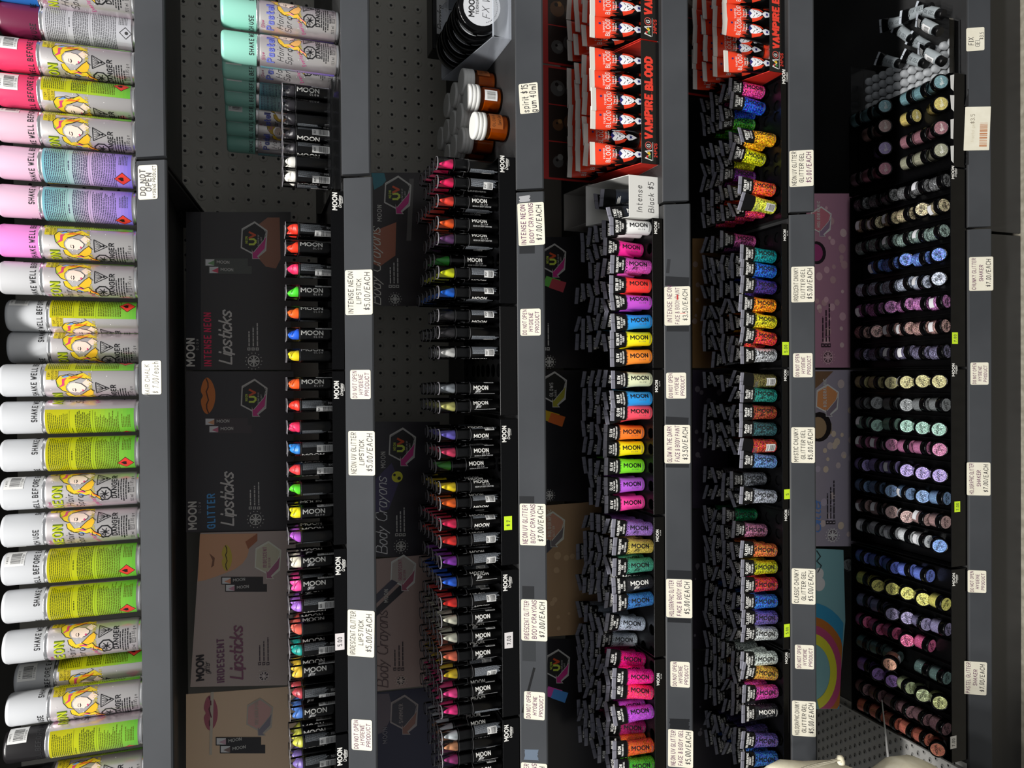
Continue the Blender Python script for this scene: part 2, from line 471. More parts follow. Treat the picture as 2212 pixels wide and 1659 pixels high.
def plabel(k, y0, y1, x0, x1, lines, label, tilt=0., group=None, rr=2.5, extra=None):
    """lines: (text, across 0..1 of centre, down 0..1 of letter middle, letter height in mm, ink, weight)"""
    a, c2 = on_rail((x0+x1)/2, y0, k), on_rail((x0+x1)/2, y1, k)
    t, bt = on_rail(x0, (y0+y1)/2, k), on_rail(x1, (y0+y1)/2, k)
    wd, ht = abs(a.x-c2.x), (t-bt).length; ct = (a+c2)/2+RN*.35
    art = Art()
    for tx, u, v, h, ink, wt in lines:
        ca = Art(); ca.text(tx, 0, 0, h, INK[ink], wt, 0, 3, .72, .08, .25, 'c', .26)
        xs = [p[0] for q in ca.p for p in q[0]]; sx = min(1.0, wd*.94/max(1, max(xs)-min(xs)))
        for p, col, l in ca.p: art.p.append(([((u-.5)*wd*1.0+q[0]*sx, (.5-v)*ht-h/2+q[1]) for q in p], col, l))
    if extra: extra(art, wd, ht)
    m_ = MB(); m_.art(art, on_plane(-.5))
    item('price_label', label, 'price label', [('card', slab(wd, ht, rr).build('card', 'paper'), [('lettering', m_.build('lettering', 'vc'))])], ct, (Matrix.Rotation(RT, 4, 'X') @ Matrix.Rotation(tilt, 4, 'Y')).to_euler(), group)
def price(k, y0, y1, x0, x1, l1, l2, l3, label, tilt=0., ink='p', ink3='k'):
    plabel(k, y0, y1, x0, x1, [(l1, .5, .2, 7.0, ink, .125), (l2, .52, .5, 6.6, ink, .125), (l3, .52, .8, 7.8, ink3, .12)], label, tilt)
DNO = [('DO NOT OPEN', .5, .22, 5.8, 'p', .125), ('HYGIENE', .5, .52, 5.6, 'p', .125), ('PRODUCT', .5, .82, 5.6, 'p', .125)]
def dno(k, y0, y1, x0, x1, where, tilt=0.): plabel(k, y0, y1, x0, x1, DNO, f'handwritten do not open hygiene product label {where}', tilt)
plabel(1, 357, 431, 299, 341, [('DO NOT', .5, .24, 7.4, 'k', .17), ('OPEN', .5, .54, 7.4, 'k', .17), ('HYGIENE PRODUCT', .5, .83, 4.2, 'k', .14)], 'printed do not open hygiene product sticker on the top rail')
plabel(1, 779, 852, 307, 349, [('HAIR CHALK', .42, .28, 6.4, 'k', .08), ('$ 7.00/each', .5, .7, 8, 'k', .08)], 'handwritten hair chalk price label on the top rail')
price(2, 583, 680, 746, 805, 'INTENSE NEON', 'LIPSTICK', '$5.00/EACH', 'handwritten intense neon lipstick price label', ink='k')
dno(2, 799, 862, 757, 801, 'between the two neon lipstick labels')
price(2, 931, 1027, 753, 810, 'NEON UV GLITTER', 'LIPSTICK', '$5.00/EACH', 'handwritten neon uv glitter lipstick price label', ink='k')
price(2, 1318, 1418, 751, 809, 'IRIDESCENT GLITTER', 'LIPSTICK', '$5.00/EACH', 'handwritten iridescent glitter lipstick price label', .02, 'k')
dno(2, 1554, 1620, 760, 804, 'at left end of the lipstick rail')
plabel(3, 180, 245, 1122, 1163, [('spirit $15', .5, .3, 9.5, 'k', .11), ('gum 40ml', .48, .72, 9.5, 'k', .11)], 'handwritten spirit gum price card taped to the crayon rail', -.05)
price(3, 438, 530, 1119, 1176, 'INTENSE NEON', 'BODY CRAYONS', '$7.00/EACH', 'handwritten intense neon body crayons price label', -.03)
dno(3, 667, 725, 1124, 1168, 'under the black and white crayons')
price(3, 1088, 1178, 1123, 1179, 'NEON UV GLITTER', 'BODY CRAYONS', '$7.00/EACH', 'handwritten neon uv glitter body crayons price label')
price(3, 1295, 1384, 1126, 1182, 'IRIDESCENT GLITTER', 'BODY CRAYONS', '$7.00/EACH', 'handwritten iridescent glitter body crayons price label')
dno(3, 1494, 1554, 1132, 1177, 'at left end of the crayon rail', .02)
price(3, 1648, 1738, 1126, 1182, 'METALLIC SHIMMER', 'BODY CRAYONS', '$7.00/EACH', 'handwritten label cut off at the far left of the crayon rail')
def redfix(art, wd, ht):
    art.rect(wd*.16, ht*.0-1.5, 8, 2.6, INK['r'], 4); art.rect(-wd*.2, -ht*.32, 1.2, 9, C(214, 130, 120), 2)
plabel(4, 619, 703, 1435, 1491, [('INTENSE NEON', .55, .2, 7, 'p', .1), ('FACE & BODY PAINT', .5, .5, 6.4, 'p', .1), ('$3.50/EACH', .52, .8, 7.6, 'k', .1)], 'handwritten intense neon face paint price label with red smudge', 0, None, 2.5, redfix)
dno(4, 805, 861, 1439, 1482, 'between the two face paint labels')
price(4, 918, 1001, 1435, 1491, 'GLOW IN THE DARK', 'FACE & BODY PAINT', '$3.50/EACH', 'handwritten glow in the dark face paint price label')
price(4, 1251, 1334, 1439, 1495, 'HOLOGRAPHIC GLITTER', 'FACE & BODY GEL', '$5.00/EACH', 'handwritten holographic glitter face gel price label')
dno(4, 1429, 1484, 1448, 1490, 'beside the holographic face gel label')
price(4, 1576, 1657, 1443, 1497, 'NEON UV GLITTER', 'FACE & BODY GEL', '$5.00/EACH', 'handwritten neon uv glitter face gel price label', .01)
price(5, 325, 403, 1705, 1757, 'NEON UV GLITTER', 'GLITTER GEL', '$5.00/EACH', 'handwritten neon uv glitter gel price label', ink='k', ink3='p')
price(5, 576, 653, 1709, 1759, 'IRIDESCENT CHUNKY', 'GLITTER GEL', '$5.00/EACH', 'handwritten iridescent chunky glitter gel price label', ink='k')
dno(5, 763, 815, 1713, 1755, 'beside the iridescent chunky label')
price(5, 923, 1000, 1709, 1760, 'MYSTIC CHUNKY', 'GLITTER GEL', '$5.00/EACH', 'handwritten mystic chunky glitter gel price label', ink='k')
price(5, 1228, 1305, 1710, 1761, 'CLASSIC CHUNKY', 'GLITTER GEL', '$5.00/EACH', 'handwritten classic chunky glitter gel price label', ink='k')
dno(5, 1393, 1445, 1717, 1758, 'left of the classic chunky label')
price(5, 1514, 1590, 1711, 1762, 'HOLOGRAPHIC CHUNKY', 'GLITTER GEL', '$5.00/EACH', 'handwritten holographic chunky glitter gel price label', ink='k')
plabel(6, 60, 110, 2087, 2126, [('FIX', .42, .26, 9, 'k', .1), ('GEL', .34, .62, 7.5, 'k', .1), ('$3.5', .62, .84, 6.5, 'k', .1)], 'handwritten fix gel price card on the bottom rail')
def oldtag(art, wd, ht):
    art.text('fractal gel', -wd*.3, ht*.12, 5, C(190, 182, 160), .1); art.text('$3.5', wd*.12, ht*.12, 7, C(120, 112, 96), .1)
    art.barcode(-wd*.42, -ht*.4, wd*.55, ht*.3, C(170, 110, 70))
plabel(6, 231, 325, 2083, 2138, [], 'faded yellowish barcode price label on the bottom rail', .04, None, 1., oldtag)
price(6, 555, 628, 2093, 2145, 'CHUNKY GLITTER', 'SHAKER', '$7.00/EACH', 'handwritten chunky glitter shaker price label')
dno(6, 783, 831, 2096, 2135, 'between the two shaker labels')
price(6, 999, 1070, 2088, 2139, 'HOLOGRAPHIC GLITTER', 'SHAKER', '$7.00/EACH', 'handwritten holographic glitter shaker price label')
dno(6, 1232, 1280, 2090, 2130, 'right of the pastel glitter shaker label')
price(6, 1429, 1500, 2081, 2131, 'PASTEL GLITTER', 'SHAKER', '$7.00/EACH', 'handwritten pastel glitter shaker price label', .02)
# strips of tape and one thin dark streak on the rails
def tape(k, y0, y1, x0, x1, colr, label, tilt=0., torn=False):
    a, c2 = on_rail((x0+x1)/2, y0, k), on_rail((x0+x1)/2, y1, k); t, bt = on_rail(x0, (y0+y1)/2, k), on_rail(x1, (y0+y1)/2, k)
    wd, ht = abs(a.x-c2.x), (t-bt).length; b = MB(); n = 9
    if torn:
        q = [(-wd/2+rnd.uniform(0, 1.5), -ht/2)]+[(-wd/2+wd*i/n, -ht/2+rnd.uniform(0, 2.5)) for i in range(1, n)]+[(wd/2, -ht/2), (wd/2-rnd.uniform(0, 1.5), ht/2)]+[(wd/2-wd*i/n, ht/2-rnd.uniform(0, 2.5)) for i in range(1, n)]+[(-wd/2, ht/2)]
    else: q = [(-wd/2, -ht/2), (wd/2, -ht/2), (wd/2, ht/2), (-wd/2, ht/2)]
    ar = Art().poly(q, colr); b.art(ar, on_plane(0, .05))
    b2 = [(x, 0, z) for x, z in q]; b.loft([b2, [(x, -.15, z) for x, z in q]], colr, False)
    o = link('tape_strip', b.build('tape_strip', 'vcg'), None, (a+c2)/2+RN*.2, (Matrix.Rotation(RT, 4, 'X') @ Matrix.Rotation(tilt, 4, 'Y')).to_euler()); finish(o, label, 'tape')
DK, LT = C(30, 31, 33), C(206, 206, 204)
tape(3, 248, 272, 1124, 1160, C(196, 197, 196), 'torn silver tape scrap left of the spirit gum card', .1, True)
tape(3, 164, 179, 1126, 1168, LT, 'torn white tape scrap at right edge of the spirit gum card', 0, True)
tape(3, 422, 437, 1120, 1146, C(150, 150, 152), 'crumpled grey tape above the intense neon crayon label', 0, True)
tape(3, 531, 548, 1122, 1155, DK, 'black tape piece left of the intense neon crayon label')
tape(3, 1072, 1087, 1122, 1154, DK, 'black tape piece right of the neon uv crayon label')
tape(3, 1266, 1293, 1128, 1154, DK, 'black tape square right of the iridescent crayon label')
tape(3, 1385, 1428, 1128, 1157, C(44, 46, 48), 'dark tape square left of the iridescent crayon label')
tape(3, 1618, 1642, 1131, 1164, C(92, 104, 118), 'scratched bluish tape at left end of the crayon rail', 0, True)
tape(3, 1440, 1542, 1139, 1144, C(16, 16, 17), 'thin black streak slanting across the crayon rail by its last do not open label', .26)  # narrow dark streak, modelled flat on the rail
tape(4, 598, 618, 1437, 1488, DK, 'dark tape band right of the intense neon paint label', .08)
tape(4, 560, 590, 1440, 1447, C(40, 41, 43), 'thin dark tape sliver on the face paint rail', .1)
tape(4, 704, 716, 1440, 1488, DK, 'dark tape band left of the intense neon paint label', .02)
tape(4, 901, 917, 1438, 1487, DK, 'dark tape band right of the glow in the dark label', .06)
tape(4, 1002, 1010, 1438, 1488, DK, 'dark tape band left of the glow in the dark label')
tape(4, 1232, 1250, 1441, 1493, C(24, 25, 27), 'wide black tape band right of the holographic gel label')
tape(4, 1335, 1345, 1442, 1492, C(24, 25, 27), 'black tape band left of the holographic gel label')
tape(4, 1552, 1575, 1445, 1490, C(20, 21, 23), 'black tape with white scratches right of the last gel label', 0, True)
tape(6, 192, 230, 2086, 2104, C(20, 20, 20), 'black tape piece right of the faded barcode label', .2, True)
tape(6, 326, 356, 2086, 2106, C(20, 20, 20), 'black tape piece left of the faded barcode label', .1, True)
# small price stickers on the fronts of the trays
def sticker(x0, x1, y0, y1, colr, txt, label, Y=1072.2, tilt=0.):
    a, c2 = W((x0+x1)/2, y0, Y), W((x0+x1)/2, y1, Y); t, bt = W(x0, (y0+y1)/2, Y), W(x1, (y0+y1)/2, Y)
    wd, ht = abs(a.x-c2.x), abs(t.z-bt.z)
    b = MB(); b.box(-wd/2, wd/2, -.15, .1, -ht/2, ht/2, colr)
    ar = Art(); ar.text(txt, 0, -ht*.2, ht*.42, C(60, 60, 60), .12, 0, 3, .8, 0, .1, 'c')
    m_ = MB(); m_.art(ar, on_plane(-.2))
    item('price_sticker', label, 'price sticker', [('paper', b.build('paper', 'vc'), [('lettering', m_.build('lettering', 'vc'))])], (a+c2)/2, (0, tilt, 0))
YEL = C(206, 240, 40)
sticker(724, 744, 1368, 1404, C(228, 222, 222), '5.00', 'white 5.00 price sticker on the lipstick tray')
sticker(1089, 1106, 1115, 1145, YEL, '$ 7', 'torn yellow price sticker on the crayon tray')
sticker(1090, 1108, 1366, 1400, C(222, 218, 218), '7.00', 'white 7.00 price sticker on the crayon tray')
sticker(1690, 1704, 739, 767, YEL, '5.00', 'yellow price sticker under the silver iridescent tube')
sticker(1694, 1707, 1057, 1078, YEL, '5', 'crumpled yellow price sticker on the mystic glitter tray')
sticker(1694, 1706, 1348, 1376, YEL, '5.00', 'yellow price sticker on the classic chunky tray')
sticker(2057, 2069, 718, 743, YEL, '7.00', 'yellow price sticker on the chunky shaker tray')
sticker(2062, 2074, 1083, 1106, YEL, '7.00', 'yellow price sticker on the holographic shaker tray')
sticker(2053, 2066, 1590, 1617, C(200, 198, 194), '7.00', 'white price sticker at left end of the pastel shaker tray')
# ================================================================== HAIR SPRAY CANS
RC = 21.6
BODY_H, CAP_H = 113.0, 45.0
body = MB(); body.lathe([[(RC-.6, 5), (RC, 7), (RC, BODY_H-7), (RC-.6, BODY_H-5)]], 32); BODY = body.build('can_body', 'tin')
rim = MB(); rim.lathe([[(RC-3, 0), (RC-1.2, .2), (RC-.2, 1.6), (RC-.4, 3.4), (RC-.9, 4.4), (RC-.7, 5.2)]], 32, cap0=True); RIM = rim.build('base_rim', 'chrome')
rim = MB(); rim.lathe([[(RC-.7, BODY_H-5.2), (RC-1, BODY_H-4), (RC-.3, BODY_H-2.5), (RC-.8, BODY_H-1), (RC-3, BODY_H)]], 32); TOPRIM = rim.build('top_rim', 'chrome')
cp = MB(); R2 = RC-1.0; cp.lathe([[(R2, BODY_H-1), (R2, BODY_H+CAP_H-5), (R2-.8, BODY_H+CAP_H-2.4), (R2-2.6, BODY_H+CAP_H-.6), (R2-5, BODY_H+CAP_H), (0.01, BODY_H+CAP_H+.2)]], 32); CAP = cp.build('cap', 'obj')
CAP_LO = cp.build('cap', 'obj')
def lerp(a, b_, t): return tuple(a[i]+(b_[i]-a[i])*t for i in range(3))
def woman(a, ox, oz, k, hair, hair2, pinks):
    """a drawn head with long wavy hair, seen on the front of each can"""
    P = lambda pts: [(ox+x*k, oz+z*k) for x, z in pts]
    ink = C(26, 22, 22)
    top = [(-2, 3), (0, 8), (5, 12), (11, 13), (15, 10), (16, 5), (14.5, 0), (16.5, -5), (18, -10), (15, -14), (13, -17), (12, -12), (13, -7), (10.5, -2), (9, 2), (5, 5), (1, 5)]
    left = [(-2, 3), (-5, 1), (-8, -1), (-7, -6), (-9.5, -10), (-8, -15), (-12, -18), (-15, -23), (-19, -24), (-15, -19.5), (-12.5, -14), (-13.5, -9), (-12, -4), (-11, 1), (-7, 5), (-3, 6)]
    mid = [(-7, -6), (-4, -9), (-1, -12), (2, -16), (-2, -18), (-7, -16), (-9, -12)]
    face = [(-1.5, 3.5), (4, 5), (8.5, 2), (9.5, -3), (8, -9), (4, -13.5), (1.5, -13), (-1.5, -10), (-2.2, -7.6), (-3.4, -6.2), (-2.4, -4), (-2.6, -1)]
    face = [(3+(x-3)*.86, -3+(z+3)*.86) for x, z in face]
    neck = [(4, -13), (8, -9), (12, -13), (8, -18)]
    a.poly(P(neck), C(240, 214, 196), 2); a.poly(P(top), hair, 3); a.poly(P(face), C(246, 222, 206), 4); a.poly(P(left), hair, 4); a.poly(P(mid), lerp(hair, hair2, .35), 4)
    for pts, c in (([(3, 12), (7, 8), (12, 8), (13, 4), (10, 6), (6, 6)], pinks[0]), ([(12, 3), (15, -1), (14, -6), (16, -10), (13, -8), (12.5, -3)], pinks[1]), ([(14, 9), (16, 4), (14.5, 2), (13, 6)], pinks[2]),
                   ([(-9, -3), (-8.5, -8), (-11, -12), (-10, -7)], pinks[0]), ([(-12, -4), (-11, -7), (-13, -11), (-13.2, -8)], pinks[2]), ([(-10, -15), (-13, -20), (-17, -23.4), (-13.5, -18)], pinks[3]), ([(1, 9), (5, 12), (9, 12.6), (5, 10)], pinks[4])):
        a.poly(P(pts), c, 5)
    a.line(P(top[:8]), .5*k, ink, 6); a.line(P(face[3:9]), .4*k, ink, 6); a.line(P([(9, 2), (10.5, -2), (13, -7), (12, -12)]), .5*k, ink, 6)
    a.line(P(left[3:10]), .5*k, ink, 6); a.line(P(left[10:16]), .5*k, ink, 6); a.line(P([(-14, -24), (-18, -27), (-20, -25), (-18.5, -23.6)]), .5*k, ink, 6); a.line(P([(-7, -6), (-4, -9), (-1, -12), (2, -16), (-1, -19)]), .5*k, ink, 6)
    a.line(P([(-9, 2), (-11.5, -1), (-10.5, -5), (-13, -9), (-15, -8), (-14.6, -6)]), .4*k, ink, 6); a.line(P([(-12, -16), (-15, -16), (-16.5, -18.5), (-14.6, -20)]), .4*k, ink, 6); a.line(P([(14, 8), (17, 2), (15.4, -4), (18.4, -9), (20, -7)]), .4*k, ink, 6)
    a.line(P([(8, -18), (11, -14.5), (13, -12)]), .4*k, ink, 6)
    a.line(P([(-.6, -2.6), (.8, -3.2), (2.4, -2.6)]), .7*k, ink, 6); a.line(P([(-.4, -1.2), (1, -.6), (2.6, -1)]), .35*k, ink, 6)
    a.poly(P([(-.8, -9), (.6, -8.2), (1.6, -9.1), (.4, -10.2)]), pinks[0], 6)
def can_front(kind):
    a = Art(); ink = C(22, 22, 24)
    if kind == 'neon': word, wc, wcs, hair, hair2, pk = 'NEON', C(190, 200, 40), C(90, 110, 20), C(232, 200, 46), C(240, 150, 40), (C(214, 70, 120), C(226, 120, 40), C(120, 160, 220), C(240, 120, 40), C(150, 190, 60))
    else: word, wc, wcs, hair, hair2, pk = 'Pastel', C(120, 130, 210), C(80, 80, 160), C(240, 196, 60), C(244, 150, 150), (C(244, 150, 170), C(240, 180, 110), C(170, 200, 220), C(246, 140, 150), C(240, 220, 130))
    woman(a, 9, 77, 1.32, hair, hair2, pk)
    a.text(word, -28, 89.5, 9.5 if kind == 'neon' else 8.5, wcs, .26, 0, 2, .75); a.text(word, -28, 90, 9.5 if kind == 'neon' else 8.5, wc, .17, 0, 3, .75)
    a.text('Hair', -25, 77, 8, ink, .07, 0, 3, .8, .25); a.text('Spray', -28, 66, 8, ink, .07, 0, 3, .75, .25)
    a.text('Glow', -26, 101, 4, C(170, 60, 110), .12, 8, 3, .8, .2)
    a.rect(24, 92, 13, 13, C(206, 186, 40), 2)
    for i, t in enumerate(('CAP', 'INDICATES', 'COLOUR')): a.text(t, 30.5, 101-i*4, 2.4, ink, .12, 0, 3, .62, 0, 0, 'c')
    a.text('Temporary Hair Color', -13, 52.5, 4.2, C(200, 180, 30), .14, 4, 3, .52, .1); a.text('Everlasting', -27, 46.5, 4.4, C(190, 60, 130), .12, 25, 3, .6, .15)
    q = [(-8+8.6*math.cos(math.radians(22.5+45*i)), 41.5+8.6*math.sin(math.radians(22.5+45*i))) for i in range(9)]; a.line(q, 1.5, ink, 3)
    for t in range(7): an = math.radians(20+t*50); a.line([(-8+1.5*math.cos(an), 41.5+1.5*math.sin(an)), (-8+5.2*math.cos(an+.3), 41.5+5*math.sin(an+.3))], .9, ink, 3)
    a.circ(-8, 41, 2, ink, 3, 8)
    a.line([(4, 50), (20, 50), (12, 35), (4, 50)], .9, ink, 3)
    for t in range(5): a.line([(12, 41), (6.5+t*2.8, 48.6)], .5, ink, 3)
    a.circ(12.4, 39.4, 1.3, ink, 3, 8)
    a.text('DANGER', -14, 27.6, 5.4, ink, .2, 0, 3, .85)
    for i, (x, l) in enumerate(((-15, 24), (-18, 31), (-20, 33), (-17, 30), (-8, 14))): a.block(x, 24.8-i*2.9, l, 1, 2, 1.15, ink, 3, .05)
    a.text('133 ml', -21, 8.2, 3.6, ink, .08, 0, 3, .6); a.line([(-7, 7.6), (-1, 7.6), (-1, 12.4), (-7, 12.4), (-7, 7.6)], .35, ink, 3); a.text('175', -6.2, 8.4, 3.2, ink, .08, 0, 3, .5); a.text('3.85 g e', .8, 8.2, 3.6, ink, .08, 0, 3, .6)
    for i in range(14): a.circ(rnd.uniform(-28, 36), rnd.uniform(30, 104), .5, C(250, 250, 250), 2, 5)
    return a
def can_back(kind):
    a = Art(); s0 = math.pi*RC
    x0, w_ = s0-32, 62
    if kind == 'neon': st = [C(190, 182, 14), C(186, 188, 18), C(166, 190, 30), C(130, 184, 56), C(92, 168, 50)]; ink = C(84, 92, 12)
    elif kind == 'pastel': st = [C(120, 184, 200), C(150, 196, 190), C(196, 170, 206), C(170, 140, 214), C(120, 106, 204)]; ink = C(66, 66, 90)
    else: st = [C(190, 190, 196)]*5; ink = C(96, 96, 100)
    N = 24; z0, z1 = 6.5, BODY_H-6
    for i in range(N):
        t = (i+.5)/N*4; j = min(3, int(t)); a.rect(x0, z1-(i+1)*(z1-z0)/N, w_, (z1-z0)/N, lerp(st[j], st[j+1], t-j), 1)
    a.block(x0+3, 103, 56, 11, 2.1, .95, ink, 2, .12); a.block(x0+25, 77, 12, 1, 3, 1.3, ink, 2, 0)
    a.block(x0+3, 72.5, 57, 9, 2.0, 1.1, ink, 2, .1); a.block(x0+3, 50.5, 56, 14, 2.0, .95, ink, 2, .2); a.block(x0+36, 20, 20, 6, 1.8, .8, ink, 2, .3)
    a.line([(x0+2, 80), (x0+60, 80)], .3, ink, 2); a.line([(x0+2, 54), (x0+60, 54)], .3, ink, 2)
    if kind != 'old':
        cx, cz = x0+18, 17; a.poly([(cx, cz-10), (cx+9, cz), (cx, cz+10), (cx-9, cz)], C(40, 20, 20), 2); a.poly([(cx, cz-9), (cx+8.1, cz), (cx, cz+9), (cx-8.1, cz)], C(214, 58, 46), 3)
        a.poly([(cx-2.4, cz-1), (cx+2.4, cz-1), (cx+2.6, cz+2), (cx+.6, cz+5.6), (cx-1, cz+3.4), (cx-2.6, cz+2)], C(40, 16, 16), 4)
    else: a.line([(x0+26, 20), (x0+33, 13), (x0+26, 6), (x0+19, 13), (x0+26, 20)], .9, C(60, 60, 60), 2); a.circ(x0+26, 12, 2.2, C(60, 60, 60), 2, 8)
    return a
PRN = {}
for kd in ('neon', 'pastel', 'old'):
    m1 = MB()
    if kd != 'old': m1.art(can_front(kd), on_cyl(RC), 2.5)
    m2 = MB(); m2.art(can_back(kd), on_cyl(RC), 2.5); PRN[kd] = (m1.build('front_print', 'vcg') if kd != 'old' else None, m2.build('back_print', 'vcg'))
a = Art(); a.text('SHAKE WELL BEFORE EACH USE', -40, BODY_H+3, 5.6, C(30, 30, 32), .16, 0, 2, .66)
m_ = MB(); m_.art(a, on_cyl(R2), 2.5); CAPTXT = m_.build('cap_lettering', 'vc')
a = Art(); s1 = 28
a.rect(s1-11, BODY_H+19, 24, 21, C(240, 240, 238), 2); a.barcode(s1-8, BODY_H+23, 16, 11, C(30, 30, 30), 3); a.text('11179 09060', s1-8, BODY_H+20, 2.2, C(40, 40, 40), .12, 0, 3, .62); a.text('4 WHITE', s1-7, BODY_H+36.5, 2.2, C(60, 60, 60), .12, 0, 3, .6)
m_ = MB(); m_.art(a, on_cyl(R2), 2.5); CAPBAR = m_.build('barcode_sticker', 'vc')
def can(x, y, z, kind, spin, capspin, capcol, label, bar=True, group=None):
    sub = [('back_print', PRN[kind][1])]+([('front_print', PRN[kind][0])] if PRN[kind][0] else [])
    r = item('hair_spray_can', label, 'hair spray', [('can_body', BODY, sub), ('base_rim', RIM), ('top_rim', TOPRIM)], (x, y, z), (0, 0, spin), group)
    c = link('cap', CAP, r, (0, 0, 0), (0, 0, capspin-spin), color=capcol)
    link('cap_lettering', CAPTXT, c)
    if bar: link('barcode_sticker', CAPBAR, c)
    return r
D = math.radians
WH = C(198, 200, 203)
# (photo row at mid can, depth, art kind, spin of art, spin of cap, cap colour, label)
cans = [(-27, 1094, 'neon', 0, 90, C(40, 110, 190), 'blue capped hair spray can at right end of the top shelf'),
 (48, 1108, 'old', 180, 150, C(110, 34, 66), 'maroon capped hair spray can with a grey printed back'),
 (122, 1094, 'neon', -44, -48, C(226, 62, 104), 'hot pink capped hair spray can with the drawn woman in view'),
 (199, 1094, 'neon', -100, -62, C(220, 66, 108), 'hot pink capped hair spray can half turned to its green back'),
 (275, 1094, 'neon', -50, -10, C(222, 184, 200), 'pale pink capped hair spray can with the drawn woman in view'),
 (354, 1094, 'pastel', 176, 25, C(224, 186, 208), 'pale pink capped can with blue to violet back, right of its twin'),
 (436, 1094, 'pastel', 158, 95, C(224, 186, 208), 'pale pink capped can with blue to violet back, left of its twin'),
 (521, 1094, 'neon', -46, 30, C(234, 140, 212), 'orchid pink capped hair spray can'),
 (601, 1095, 'neon', -26, 20, C(196, 196, 198), 'white capped hair spray can beside the orchid pink capped one'),
 (682, 1124, 'neon', -104, -12, WH, 'white capped hair spray can set back, half green and half silver'),
 (750, 1130, 'neon', -32, 130, WH, 'white capped hair spray can set back with the woman in shade'),
 (821, 1094, 'neon', -62, 45, WH, 'white capped hair spray can above the hair chalk label, woman showing'),
 (901, 1094, 'neon', 128, 98, WH, 'white capped can with green back, above the hair chalk label'),
 (982, 1094, 'neon', 180, 118, WH, 'white capped can with green back and red diamond, near the middle'),
 (1064, 1094, 'neon', 12, -25, WH, 'white capped can with silver front and a barcode on its cap'),
 (1143, 1094, 'neon', 6, 180, WH, 'white capped can with silver front and a plain cap'),
 (1225, 1094, 'neon', 190, -28, WH, 'white capped can with green back and a barcode on its cap'),
 (1306, 1094, 'neon', 180, 120, WH, 'white capped can with green back and a plain cap, left of middle'),
 (1393, 1094, 'neon', 6, 108, WH, 'white capped can with silver front, third from the left edge'),
 (1462, 1142, 'neon', -70, -40, WH, 'white capped hair spray can standing behind in the gap'),
 (1527, 1104, 'neon', -22, 160, WH, 'white capped can left of the gap, next to the black capped one'),
 (1605, 1094, 'neon', 150, -20, C(26, 24, 25), 'black capped hair spray can with yellow green back'),
 (1690, 1116, 'neon', -10, 60, C(24, 24, 24), 'dark hair spray can cut off at the left edge of the top shelf')]
for yy, Y, kd, sp, cs, cc, lb in cans:
    p = W(170, yy, Y-RC)
    can(p.x, Y, ZS[1]+.2, kd, D(sp), D(cs), cc, lb)
MINT = C(150, 214, 196)
for yy, Y, sp, cs, lb in [(20, 1095, 8, 150, 'mint green capped pastel can, right hand of the two in front'), (95, 1095, 16, 70, 'mint green capped pastel can, left hand of the two in front'),
     (143, 1143, 14, -70, 'mint capped can directly behind the front pastel pair'), (170, 1190, 120, -84, 'third mint capped can going back along the row'), (203, 1236, 130, -66, 'fourth mint capped can going back along the row'),
     (238, 1284, -40, -78, 'fifth mint capped can going back, woman just visible'), (270, 1331, -70, -60, 'sixth mint capped can going back, in deep shade'), (306, 1373, 30, 40, 'last mint capped can against the pegboard')]:
    p = W(560, yy, Y-(RC if Y < 1100 else 5)); can(p.x, Y, ZS[2]+2.7, 'pastel', D(sp), D(cs), MINT, lb)
# ================================================================== DISPLAY TRAYS
def logo(kind):
    a = Art()
    h = 6.0 if kind == 'creations' else 4.7
    a.text('MOON', 0, 0, h, WHITE, .24, 0, 2, .8, geo=True, gap=.2)
    if kind == 'creations': a.text('Creations', 3.5, -6.2, 4.6, WHITE, .12, 0, 2, .58, .3, 0, 'l', .1); a.line([(10, -8), (19, -7.4)], .5, WHITE, 2)
    else: a.text('GLOW', 9, -4.4, 2.0, WHITE, .14, 0, 2, .8, 0, 0, 'l', .5)
    m_ = MB(); m_.art(a, on_plane(0)); return m_.build('lettering', 'vc')
LOGO = {k: logo(k) for k in ('creations', 'glow')}
def hole_plate(b, x0, x1, y0, y1, xs, ys, z, r):
    bx = [x0]+[(p+q)/2 for p, q in zip(xs, xs[1:])]+[x1]; by = [y0]+[(p+q)/2 for p, q in zip(ys, ys[1:])]+[y1]
    for i, cx in enumerate(xs):
        for j, cy in enumerate(ys):
            a0, a1, c0, c1 = bx[i], bx[i+1], by[j], by[j+1]
            out = [(a1, cy), (a1, c1), (cx, c1), (a0, c1), (a0, cy), (a0, c0), (cx, c0), (a1, c0)]
            inn = [(cx+r*math.cos(t*math.pi/4), cy+r*math.sin(t*math.pi/4)) for t in range(8)]
            b.loft([[(x, y, z) for x, y in inn], [(x, y, z) for x, y in out]], BLACK, False)
            b.loft([[(x, y, z-2) for x, y in inn], [(x, y, z) for x, y in inn]], BLACK, False)
